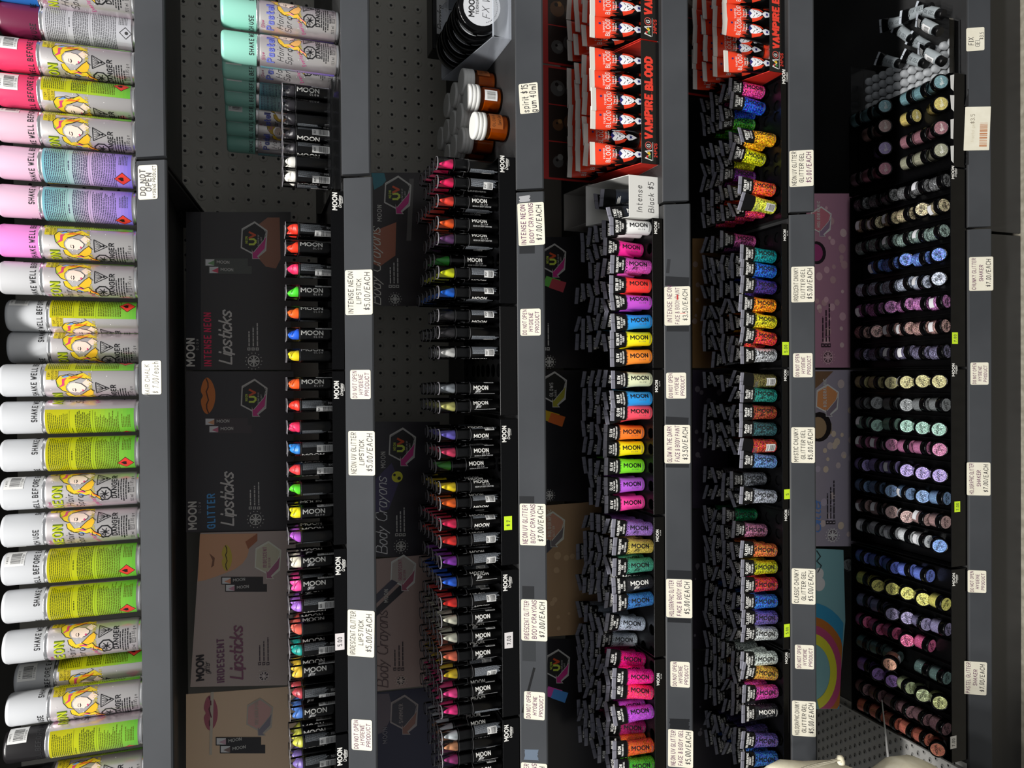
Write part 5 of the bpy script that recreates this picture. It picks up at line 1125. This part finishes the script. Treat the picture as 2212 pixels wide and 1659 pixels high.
# plain bat-winged emblem in white, navy and red (no figure)
a.circ(0, 60, 9, NAVY, 2, 14, 9); a.poly([(-15, 58), (-9, 44), (-3, 40), (-8, 62)], RED, 3); a.poly([(15, 58), (9, 44), (3, 40), (8, 62)], RED, 3)
a.poly([(-8, 63), (-4.4, 66.5), (0, 62.5), (4.4, 66.5), (8, 63), (7.2, 55), (5.2, 49), (2.2, 44.6), (0, 43), (-2.2, 44.6), (-5.2, 49), (-7.2, 55)], C(236, 236, 240), 4)
for sx in (-1, 1): a.line([(sx*5.8, 59.5), (sx*2.0, 57.2)], .9, C(24, 20, 30), 5); a.line([(sx*4.6, 52.5), (sx*2, 48.5)], .7, C(24, 20, 30), 5)
a.poly([(-1.8, 54.6), (1.8, 54.6), (0, 51.5)], C(24, 20, 30), 5)
a.poly([(0, 44), (5.5, 36), (4.2, 30), (0, 21), (-4.2, 30), (-5.5, 36)], C(232, 232, 238), 4); a.circ(0, 33, 2.2, NAVY, 5, 8)
for t in range(6): a.line([(0, 33), (3.4*math.cos(t*math.pi/3), 33+3.4*math.sin(t*math.pi/3))], .6, NAVY, 5)
V_PR = VT.prt(a)
def blood_tube(x, y, z, lean, spin, label):
    item('blood_tube', label, 'tube', [('tube_body', V_LOW, [('lettering', V_PR)]), ('red_sleeve', V_UP), ('crimp', V_CR), ('cap', V_CAP)], (x, y, z), (R_(rnd.uniform(-1, 2)), R_(lean), R_(spin)), None, RED)
def blood_box(k, yr, yl, xp, fronts, name, tops, header=True, fz=33.):
    z = ZS[k]+(3.0 if k in (2, 4) else 1.0); x1, x0 = W(xp, yr, 1080).x, W(xp, yl, 1080).x; cx = (x0+x1)/2
    b = MB(); b.box(x0, x1, 1081.2, 1218, z, z+1, C(180, 176, 170)); r = item('display_box', f'black and red display box of blood tubes, {name}', 'display box', [('bottom', b.build('bottom', 'vc'))], (0, 0, 0))
    b = MB(); b.box(x0, x1, 1080, 1081, z, z+fz, C(16, 15, 16), ch=.3); f = link('front_panel', b.build('front_panel', 'vcg'), r)
    ar = Art(); w2 = (x1-x0)
    L0 = 42.0
    ar.text('VAMPIRE BLOOD', L0, fz*.40, 12.0, C(236, 62, 44), .33, 0, 2, .78, 0, .25, 'l', .22)
    for i in range(26): dx = L0+rnd.uniform(0, 132); ar.poly([(dx, fz*.42), (dx+1.6, fz*.42), (dx+.8, fz*.42-rnd.uniform(1.5, 4))], C(236, 62, 44), 2)
    ar.text('24PCS', 12, fz*.12, 5.5, C(220, 60, 44), .2, 0, 2, .8)
    ar.line([(6, 14), (9, 26), (15, 17), (20, 26), (22, 14)], 1.6, WHITE, 2); ar.poly([(9, 17), (12, 22), (14, 18), (11.6, 15)], C(60, 130, 60), 3); ar.poly([(14, 18), (17, 23), (20, 19), (17, 16)], C(230, 190, 40), 3); ar.poly([(9, 22), (12, 25), (14, 22), (12, 20)], C(200, 50, 40), 3)
    q = [(30+6*math.cos(t*.42), 20+6*math.sin(t*.42)) for t in range(16)]; ar.line(q, 1.1, C(220, 90, 80), 3); ar.text('G', 27.6, 16.8, 6.4, WHITE, .16, 0, 3, .8)
    ar.line([(6, 12), (36, 12)], .6, WHITE, 2)
    m_ = MB(); m_.art(ar, on_plane(0)); link('lettering', m_.build('lettering', 'vc'), f, (x0, 1080, z))
    for sx, nm in ((x0, 'side_panel'), (x1-1, 'side_panel')):
        b = MB(); q = [(1081.2, z+1), (1218, z+1), (1218, z+62), (1150, z+58), (1081.2, z+fz-.5)]
        b.loft([[(sx, y, zz) for y, zz in q], [(sx+1, y, zz) for y, zz in q]], C(200, 44, 30), False, cap0=True, cap1=True)
        o = link(nm, b.build(nm, 'vc'), r)
        if sx == x0:
            ar = Art(); ar.poly([(1083, z+8), (1150, z+20), (1150, z+54), (1110, z+40), (1083, z+30)], C(18, 16, 16), 1); ar.text('MOON', 1086, z+14, 5, C(200, 44, 30), .2, 0, 2, .8)
            m_ = MB(); m_.art(ar, lambda x, y, l: (x0-.1-.04*l, x, y)); 
    if header:
        b = MB(); b.box(x0+.5, x1-.5, 1220, 1221.5, z, z+150, C(178, 30, 26)); h = link('header_panel', b.build('header_panel', 'vc'), r)
        ar = Art(); n = 3; pw = (w2-6)/n
        for i in range(n):
            px = 3+i*pw; ar.rect(px+.8, 36, pw-2, 104, C(44, 34, 30), 1)
            for t in range(3): ar.circ(px+pw/2+rnd.uniform(-6, 6), 70+t*26, rnd.uniform(10, 15), C(96, 66, 44) if i % 2 else C(84, 82, 80), 2, 12); ar.circ(px+pw/2+rnd.uniform(-8, 8), 66+t*26, rnd.uniform(4, 8), C(150, 110, 66) if i % 2 else C(120, 118, 114), 3, 9); ar.circ(px+pw/2+rnd.uniform(-4, 4), 72+t*26, rnd.uniform(2, 4), C(30, 24, 22), 4, 8)
        m_ = MB(); m_.art(ar, on_plane(0)); link('picture_print', m_.build('picture_print', 'card'), h, (x0, 1220, z))
    for i, (yy, r0, lean) in enumerate(fronts):
        p = W(1330 if k == 4 else 1600, yy, 1098+31*r0-10)
        for rr in range(r0, 4):
            blood_tube(max(x0+16, min(x1-16, p.x)), 1098+31*rr, z+1.2, lean if rr == r0 else rnd.uniform(-2, 2), 0 if rr == r0 else rnd.uniform(-8, 8), f'white crimped red and black tube, {ORD[rr]} from the front, {["first", "second", "third", "fourth", "fifth", "sixth"][i]} column, {tops}')
blood_box(4, 86, 352, 1385, [(125, 0, -1), (170, 0, -1), (214, 0, -1), (258, 0, 1), (295, 1, 0), (334, 0, -1)], 'beside the white carton', 'box beside carton')
blood_box(4, -190, 83, 1385, [(-35, 0, 0), (12, 0, 0), (62, 0, 0)], 'at the right edge of the paint shelf', 'right edge upper box')
blood_box(5, -120, 152, 1655, [(-60, 0, 0), (-18, 0, 0), (22, 0, -2), (66, 0, 6), (104, 1, 0), (134, 0, -2)], 'at right end of the chunky tube shelf', 'lower box', fz=32)

# ================================================================== WHITE CARTON OF BLACK PAINT
def carton(x0, x1, y0, y1, z, h, hb, label, lines, dark=False):
    cw = C(222, 221, 216) if not dark else C(150, 146, 140)
    b = MB(); b.box(x0+1, x1-1, y0+1, y1-1, z, z+.8, cw); r = item('carton', label, 'carton', [('bottom', b.build('bottom', 'vc'))], (0, 0, 0))
    b = MB(); b.box(x0, x1, y0, y0+.9, z, z+h, cw, ch=.3); f = link('front_panel', b.build('front_panel', 'vc'), r)
    b = MB(); b.box(x0, x1, y1-.9, y1, z, z+hb, cw, ch=.3); link('back_panel', b.build('back_panel', 'vc'), r)
    for sx in (x0, x1-.9):
        b = MB(); q = [(y0+1, z), (y1-1, z), (y1-1, z+hb), (y0+1, z+h)]; b.loft([[(sx, y, zz) for y, zz in q], [(sx+.9, y, zz) for y, zz in q]], cw, False, cap0=True, cap1=True); link('side_panel', b.build('side_panel', 'vc'), r)
    ar = Art()
    for t, x, zz, hh in lines: ar.text(t, x, zz, hh, C(34, 32, 36), .09, 0, 2, .8, .1, .2)
    m_ = MB(); m_.art(ar, on_plane(0)); link('lettering', m_.build('lettering', 'vc'), f, (x0, y0, z))
    return r
xa, xb = W(1380, 470, 1086).x, W(1380, 379, 1086).x
carton(xa, xb, 1086, 1176, ZS[4]+.4, 56, 92, 'open white carton marked Intense Black $5 in marker pen', [('Intense', 10, 32, 10), ('Black $5', 10, 10, 10)])
carton(xa+8, xb+6, 1182, 1262, ZS[4]+.4, 84, 96, 'grey looking white carton standing behind the marked one', [('Intense', 6, 60, 8)], True)
TBK = tube_set(TP, 58, ('INTENSE', 'FACE & BODY', 'PAINT'), False, 'glow', 'obj'); TS['black'] = TBK
for i, (u, Y, le, sp, tx) in enumerate(((.3, 1108, -12, 6, 'leaning left in the white carton'), (.72, 1128, 8, 150, 'with barcode side showing, in the white carton'), (.5, 1152, 3, 20, 'at the back of the white carton'))):
    soft_tube(xa+(xb-xa)*u, Y, ZS[4]+1.6, (R_(0), R_(le), R_(sp)), 'black', C(30, 34, 42), f'black face paint tube {tx}', True, True, 'paint tube')

# ================================================================== SHELF 3 RIGHT: WAX POTS, GUM JARS, BOX
z3 = ZS[3]+1
b = MB(); b.lathe([[(18.5, 0), (20.3, .8), (20.8, 3), (20.8, 6), (20, 8), (20, 30), (19.2, 34), (17.6, 36)]], 26, cap0=True); G_JAR = b.build('amber_jar', 'amber')
b = MB(); b.lathe([[(17.6, 2), (18.6, 3), (18.6, 29)], [(18.6, 29), (.01, 29)]], 22, C(186, 104, 22), cap0=True); G_GUM = b.build('gum', 'vcg')
b = MB(); b.lathe([[(19.6, 36.4), (21, 37), (21, 42.5), (20.5, 43), (21, 43.5), (21, 49), (20.5, 49.5), (21, 50), (21, 53), (20.2, 54.6), (18.5, 55.2)], [(18.5, 55.2), (.01, 55.2)]], 28, cap0=True); G_LID = b.build('white_lid', 'white')
a = Art(); a.rect(-15, 11, 30, 21, C(150, 80, 26), 1); a.text('GLOBAL', 0, 24, 4, C(60, 30, 10), .14, 0, 2, .8, 0, 0, 'c', .4); a.text('Spirit Gum', 0, 14.5, 5, C(40, 18, 6), .09, 0, 2, .6, .25, 0, 'c', .1); m_ = MB(); m_.art(a, on_cyl(20.3), 2.5); G_LBL = m_.build('label', 'vc')
a = Art(); a.rect(-8, 9, 17, 21, C(226, 226, 224), 1); a.barcode(-5.5, 12, 12, 14, C(40, 40, 40), 2); m_ = MB(); m_.art(a, on_cyl(20.3), 2.5); G_BAR = m_.build('barcode_sticker', 'vc')
gum = [(396, 1117, 20, 'nearest the shelf edge, printed label in view', 0), (452, 1150, 0, 'with a white barcode sticker', 1), (489, 1181, 60, 'beside the wax pot container', 0), (395, 1190, 100, 'behind the nearest one', 0), (437, 1196, 140, 'behind the barcoded one', 0), (486, 1234, 60, 'second along the right row', 0), (440, 1240, 80, 'third along the middle row', 0), (397, 1234, 80, 'third along the left row', 0), (484, 1279, 0, 'last of the right row', 0), (440, 1284, 0, 'fourth along the middle row', 0), (394, 1278, 0, 'last of the left row', 0), (440, 1328, 0, 'rearmost against the pegboard', 0)]
for x, y, sp, tx, bar in gum:
    item('gum_jar', f'amber jar with white screw lid {tx}', 'jar', [('amber_jar', G_JAR), ('gum', G_GUM), ('white_lid', G_LID), ('barcode_sticker', G_BAR) if bar else ('label', G_LBL)], (x, y, z3), (0, 0, R_(sp)))
# wax pots in a milky box
b = MB(); b.lathe([[(34, -14), (36, -13), (36, -3)], [(36, -3), (37.5, -2.6), (37.8, 0), (37.8, 10), (36.8, 12), (35, 12.6)]], 36, BLACK, cap0=True); b.lathe([[(35, 12.6), (.01, 12.7)]], 36, BLACK); P_POT = b.build('pot', 'blackg')
a = Art(); a.circ(0, 0, 29, C(196, 198, 202), 1, 32); a.text('MOON', -16, 12, 8, C(20, 20, 22), .22, 0, 2, .8, geo=True, gap=.2); a.text('TERROR', -12, 5, 4, C(20, 20, 22), .18, 0, 2, .8); a.text('FX WAX', -17, -12, 11, C(40, 40, 44), .08, 0, 2, .8, .2, .3)
for t in range(22): an = math.radians(200+t*6.4); a.circ(24.5*math.cos(an), 24.5*math.sin(an), .9, C(90, 90, 96), 2, 5)
m_ = MB(); m_.art(a, lambda x, y, l: (x, y, 12.75+.05*l)); P_LBL = m_.build('lid_label', 'vc')
a = Art(); a.rect(-60, -10, 120, 5, C(120, 122, 124), 1); m_ = MB(); m_.art(a, on_cyl(36, .12), 3); P_BAND = m_.build('side_band', 'vc')
px0 = W(1050, 22, 1112).x
for i in range(5):
    y = 1113+i*29
    q = Matrix.Rotation(R_(-6), 4, 'Z') @ Matrix.Rotation(R_(82), 4, 'X')
    item('wax_pot', f'round black wax pot standing on edge, {ORD[i]} from the front', 'wax pot', [('pot', P_POT, [('side_band', P_BAND)]), ('lid_label', P_LBL)], (px0-i*3, y, z3+41.5+i*.9), q.to_euler())
b = MB(); x0, x1 = px0-52, px0+70; y0, y1 = 1086, 1266
box = item('clear_container', 'milky clear plastic container holding the wax pots', 'container', [], (0, 0, 0))
def wall_(nm, q, th): 
    b = MB(); b.loft([[tuple(p) for p in q], [tuple(Vector(p)+Vector(th)) for p in q]], smooth=False, cap0=True, cap1=True); link(nm, b.build(nm, 'frost'), box)
wall_('front_wall', [(x0, y0, z3), (x1, y0, z3), (x1, y0-6, z3+32), (x0, y0-6, z3+32)], (0, 1.2, 0))
wall_('left_wall', [(x0, y0+1.4, z3), (x0, y1, z3), (x0-3, y1, z3+66), (x0-3, y0-4, z3+32)], (1.2, 0, 0)); wall_('right_wall', [(x1, y0+1.4, z3), (x1, y1, z3), (x1+3, y1, z3+66), (x1+3, y0-4, z3+32)], (-1.2, 0, 0))
wall_('bottom', [(x0+1.4, y0+1.4, z3), (x1-1.4, y0+1.4, z3), (x1-1.4, y1, z3), (x0+1.4, y1, z3)], (0, 0, 1)); wall_('back_wall', [(x0, y1+.2, z3), (x1, y1+.2, z3), (x1, y1+.2, z3+66), (x0, y1+.2, z3+66)], (0, 1.2, 0))
b = MB(); b.box(x0-3, x1+3, y0-8, y0-5.8, z3+31, z3+33.5, ch=.5); link('rolled_rim', b.build('rolled_rim', 'frost'), box)
p = W(935, 104, 1300); p2 = W(966, 104, 1300)
b = MB(); b.box(p.x, p.x+190, 1302, 1345, z3, p.z, BLACK, ch=1); bx = item('makeup_box', 'dark makeup box with silver lettered band behind the wax pots', 'box', [('body', b.build('body', 'black'))], (0, 0, 0))
ar = Art(); ar.rect(28, -30, 150, 22, C(176, 176, 176), 1); ar.text('Paradise', 36, -20, 11, C(20, 20, 22), .1, 0, 2, .8, .3, 0, 'l', .08); ar.text('MAKEUP AQ', 70, -28, 4, C(40, 40, 42), .14, 0, 2, .8, 0, 0, 'l', .6)
m_ = MB(); m_.art(ar, on_plane(0)); link('lettering', m_.build('lettering', 'vcg'), bx, (p.x, 1302, p.z))

# ================================================================== SHELF 6 RIGHT: FIX GEL TUBES IN A CLEAR TRAY
xg0, xg1 = W(2074, 156, 1073).x+.5, 700.0; zg = ZS[6]+1.2
b = MB(); b.box(xg0, xg1, 1084, 1330, zg, zg+1)
ct = item('blister_tray', 'clear bubbled plastic tray under the loose gel tubes', 'tray', [('bottom', b.build('bottom', 'clear'))], (0, 0, 0))
for nm, q in (('front_wall', (xg0, xg1, 1084, 1085, zg+1.1, zg+30)), ('side_wall', (xg0, xg0+1, 1085.2, 1330, zg+1.1, zg+30)), ('back_wall', (xg0, xg1, 1329, 1330, zg+1.1, zg+36))):
    b = MB(); b.box(*q, ch=.4); link(nm, b.build(nm, 'clear'), ct)
b = MB()
for i in range(int((xg1-xg0-20)/19)):
    for j in range(12):
        b.lathe([[(8.6, zg+1.1), (8.2, zg+9), (6.4, zg+13), (3.2, zg+15), (.01, zg+15.6)]], 10, C(226, 228, 232), xg0+14+i*19, 1098+j*19)
M['bubble'] = frosted('bubbled_clear_plastic', C(226, 230, 234), .42); M['bubble'].node_tree.nodes['Principled BSDF'].inputs['Roughness'].default_value = .06
o = link('bubbles', b.build('bubbles', 'bubble'), ct); o['kind'] = 'stuff'
FT = Tube(10.6, 27, 14, 70, 5.5, 9.4, 3)
F_B = FT.body(14, 46, 'tube_body', 'gel', 5, cap0=True); F_S = FT.body(46, 64.8, 'black_sleeve', 'black', 5); F_C = FT.crimp(C(176, 182, 190), C(60, 60, 64)); F_K = FT.cap()
a = Art(); jag(a, 46, 15, BLACK, True); a.text('FIX GEL', -2.4, 42, 6, C(60, 66, 70), .12, -90, 2, .8); F_T = FT.prt(a)
a = Art(); jag(a, 46, 15, BLACK, True); a.block(-9, 60, 18, 7, 1.6, .8, C(190, 190, 190), 2, .1); a.rect(-8, 17, 15, 24, C(222, 222, 222), 2); a.barcode(-6, 20, 11, 12, C(30, 30, 30), 3); F_T2 = FT.prt(a)
def gel(xp, yp, dirx, diry, zc, spin, k, txt, back=False):
    """lies on the heap; its crimp points the way given in the photo"""
    p = FZ(xp, yp, zc); q = FZ(xp+dirx, yp+diry, zc+(4 if k % 2 else 10)); ax = (q-p).normalized()
    rot = ax.to_track_quat('Z', 'Y').to_matrix().to_4x4() @ Matrix.Rotation(R_(spin), 4, 'Z')
    o = p-ax*38
    item('gel_tube', f'frosted fix gel tube with black cap, {txt}', 'gel tube', [('tube_body', F_B), ('black_sleeve', F_S), ('crimp', F_C), ('cap', F_K), ('lettering', F_T2 if back else F_T)], o, rot.to_euler())
b0 = zg+28
for t in [(2004, 24, -60, -14, b0+14, 170, 0, 'at the far right of the heap'), (2002, 55, -58, -30, b0+30, 150, 1, 'barcode side up near the top of the heap', True), (1975, 28, -60, 20, b0+18, 180, 2, 'pointing back, upper right of the heap'), (1950, 70, -40, -30, b0, 170, 3, 'half buried at the back of the heap'), (1930, 50, -50, 12, b0+6, 160, 4, 'rearmost of the heap'), (1985, 92, -50, -26, b0, 180, 5, 'half buried in the middle of the heap'),
          (1918, 132, -60, 0-14, b0+4, 180, 6, 'apart at the back left, lettering readable'), (1972, 128, -60, -22, b0, 180, 7, 'under the barcoded one at left'), (2008, 118, -50, -28, b0+20, 140, 8, 'barcode side up at the left of the heap', True)]: gel(*t)
# white papers tucked behind the front lip of the right hand tray
for i, (y0, y1) in enumerate(((160, 196), (205, 240), (256, 300), (314, 352))):
    p, q = W(2057, y0, 1072.4), W(2057, y1, 1072.4); hh = rnd.uniform(8, 12); ar = [(q.x, -hh/2+rnd.uniform(-2, 2)), (p.x, -hh/2), (p.x-rnd.uniform(0, 4), hh/2), (q.x+rnd.uniform(0, 6), hh/2-rnd.uniform(0, 3))]
    cx = (p.x+q.x)/2; b = MB(); b.loft([[(x-cx, 0, z) for x, z in ar], [(x-cx, -.2, z) for x, z in ar]], C(214, 214, 212), False, cap0=True); b.poly([(x-cx, -.2, z) for x, z in ar], C(214, 214, 212))
    o = link('torn_label', b.build('torn_label', 'vc'), None, (cx, 1072.6, p.z)); finish(o, f'torn white label scrap on the right hand jar tray, {ORD[i]} from its right', 'label scrap')
# ================================================================== LOOSE WHITE STRIP AND COTTON BAG AT THE LEFT
p, q = W(1905, 1512, 1225), W(1922, 1672, 1135); b = MB(); ax = (q-p); L = ax.length
b.loft([[(-1.0, -.5, 0), (1.0, -.5, 0), (1.0, .5, 0), (-1.0, .5, 0)], [(-3.0, -.8, L), (3.0, -.8, L), (3.0, .8, L), (-3.0, .8, L)]], C(206, 206, 204), False, cap0=True, cap1=True)
o = link('plastic_strip', b.build('plastic_strip', 'vcg'), None, p, ax.to_track_quat('Z', 'Y').to_euler()); finish(o, 'long thin white plastic strip lying across the orange and maroon jars', 'plastic strip')
bag = MB(); n = 40
edge = [W(x, y, 945) for x, y in ((1652, 1690), (1660, 1656), (1690, 1642), (1740, 1646), (1800, 1644), (1835, 1656), (1880, 1672), (1912, 1662), (1945, 1641), (1985, 1638), (2012, 1650), (2060, 1680), (2140, 1720), (2230, 1760))]
top = edge[1]; rows = []; by_ = 945.0; bx_ = top.x-105
for i, p in enumerate(edge):
    rx = 40 if i == 0 else 105; ry = (14, 30, 38, 44, 50, 52, 52, 56, 62, 66, 64, 56, 40, 16)[i]; cx = p.x-rx
    rows.append([(cx+(rx+3*math.sin(a*7+i*.6)*abs(math.sin(a)))*math.cos(a), by_+(ry+5*math.sin(a*9+2+i*.3))*math.sin(a), p.z+(4*math.sin(a*5) if 0 < i < 5 else 0)*abs(math.sin(a))) for a in [2*math.pi*k/n for k in range(n)]])
bag.loft(rows, cap0=True, cap1=True)
bo = item('cotton_bag', 'cream cotton drawstring bag hanging at the left edge', 'bag', [('fabric', bag.build('fabric', 'cotton'))], (0, 0, 0))
rp = MB()
def rope(pts, r):
    for st in range(3):
        R = []
        for i, p in enumerate(pts):
            ph_ = i*.9+st*2.094; c0 = Vector(p)+Vector((0, math.cos(ph_)*r*.55, math.sin(ph_)*r*.55)); R.append([(c0.x, c0.y+r*.62*math.cos(a), c0.z+r*.62*math.sin(a)) for a in [2*math.pi*k/6 for k in range(6)]])
        rp.loft(R, cap0=True, cap1=True)
s_, e = W(1730, 1662, 900), W(1815, 1639, 900)
pts = [s_.lerp(e, i/24.0)+Vector((0, 0, 8*math.sin(i/24*3.14))) for i in range(25)]
rope(pts, 4.2); k_ = pts[-1]
for t in range(3): rp.lathe([[(.5, k_.z-7), (5+t, k_.z-3), (5.5, k_.z+2), (.5, k_.z+6)]], 10, WHITE, k_.x-t*2, k_.y)
link('rope', rp.build('rope', 'cotton'), bo)
# hook that carries the bag
hk = MB(); hz = ZS[5]-14; hk.box(bx_-3, bx_+3, by_+30, 1052, top.z+16, top.z+22, C(20, 20, 20), ch=1); hk.box(bx_-3, bx_+3, 1048, 1052, hz-12, top.z+22, C(20, 20, 20), ch=.8)
o = link('bag_hook', hk.build('bag_hook', 'black')); finish(o, 'black metal hook on the shelf rail carrying the cotton bag', 'hook')
seen = {}
for n_, l_, g_ in WORDS:
    k_ = len(l_.split())
    if not 4 <= k_ <= 16: print('WORDCOUNT', k_, l_)
    if l_ in seen and not g_: print('DUPLABEL', l_)
    seen[l_] = 1
print('OBJECTS', len(bpy.data.objects), 'TRIS', sum(len(m.polygons) for m in bpy.data.meshes))
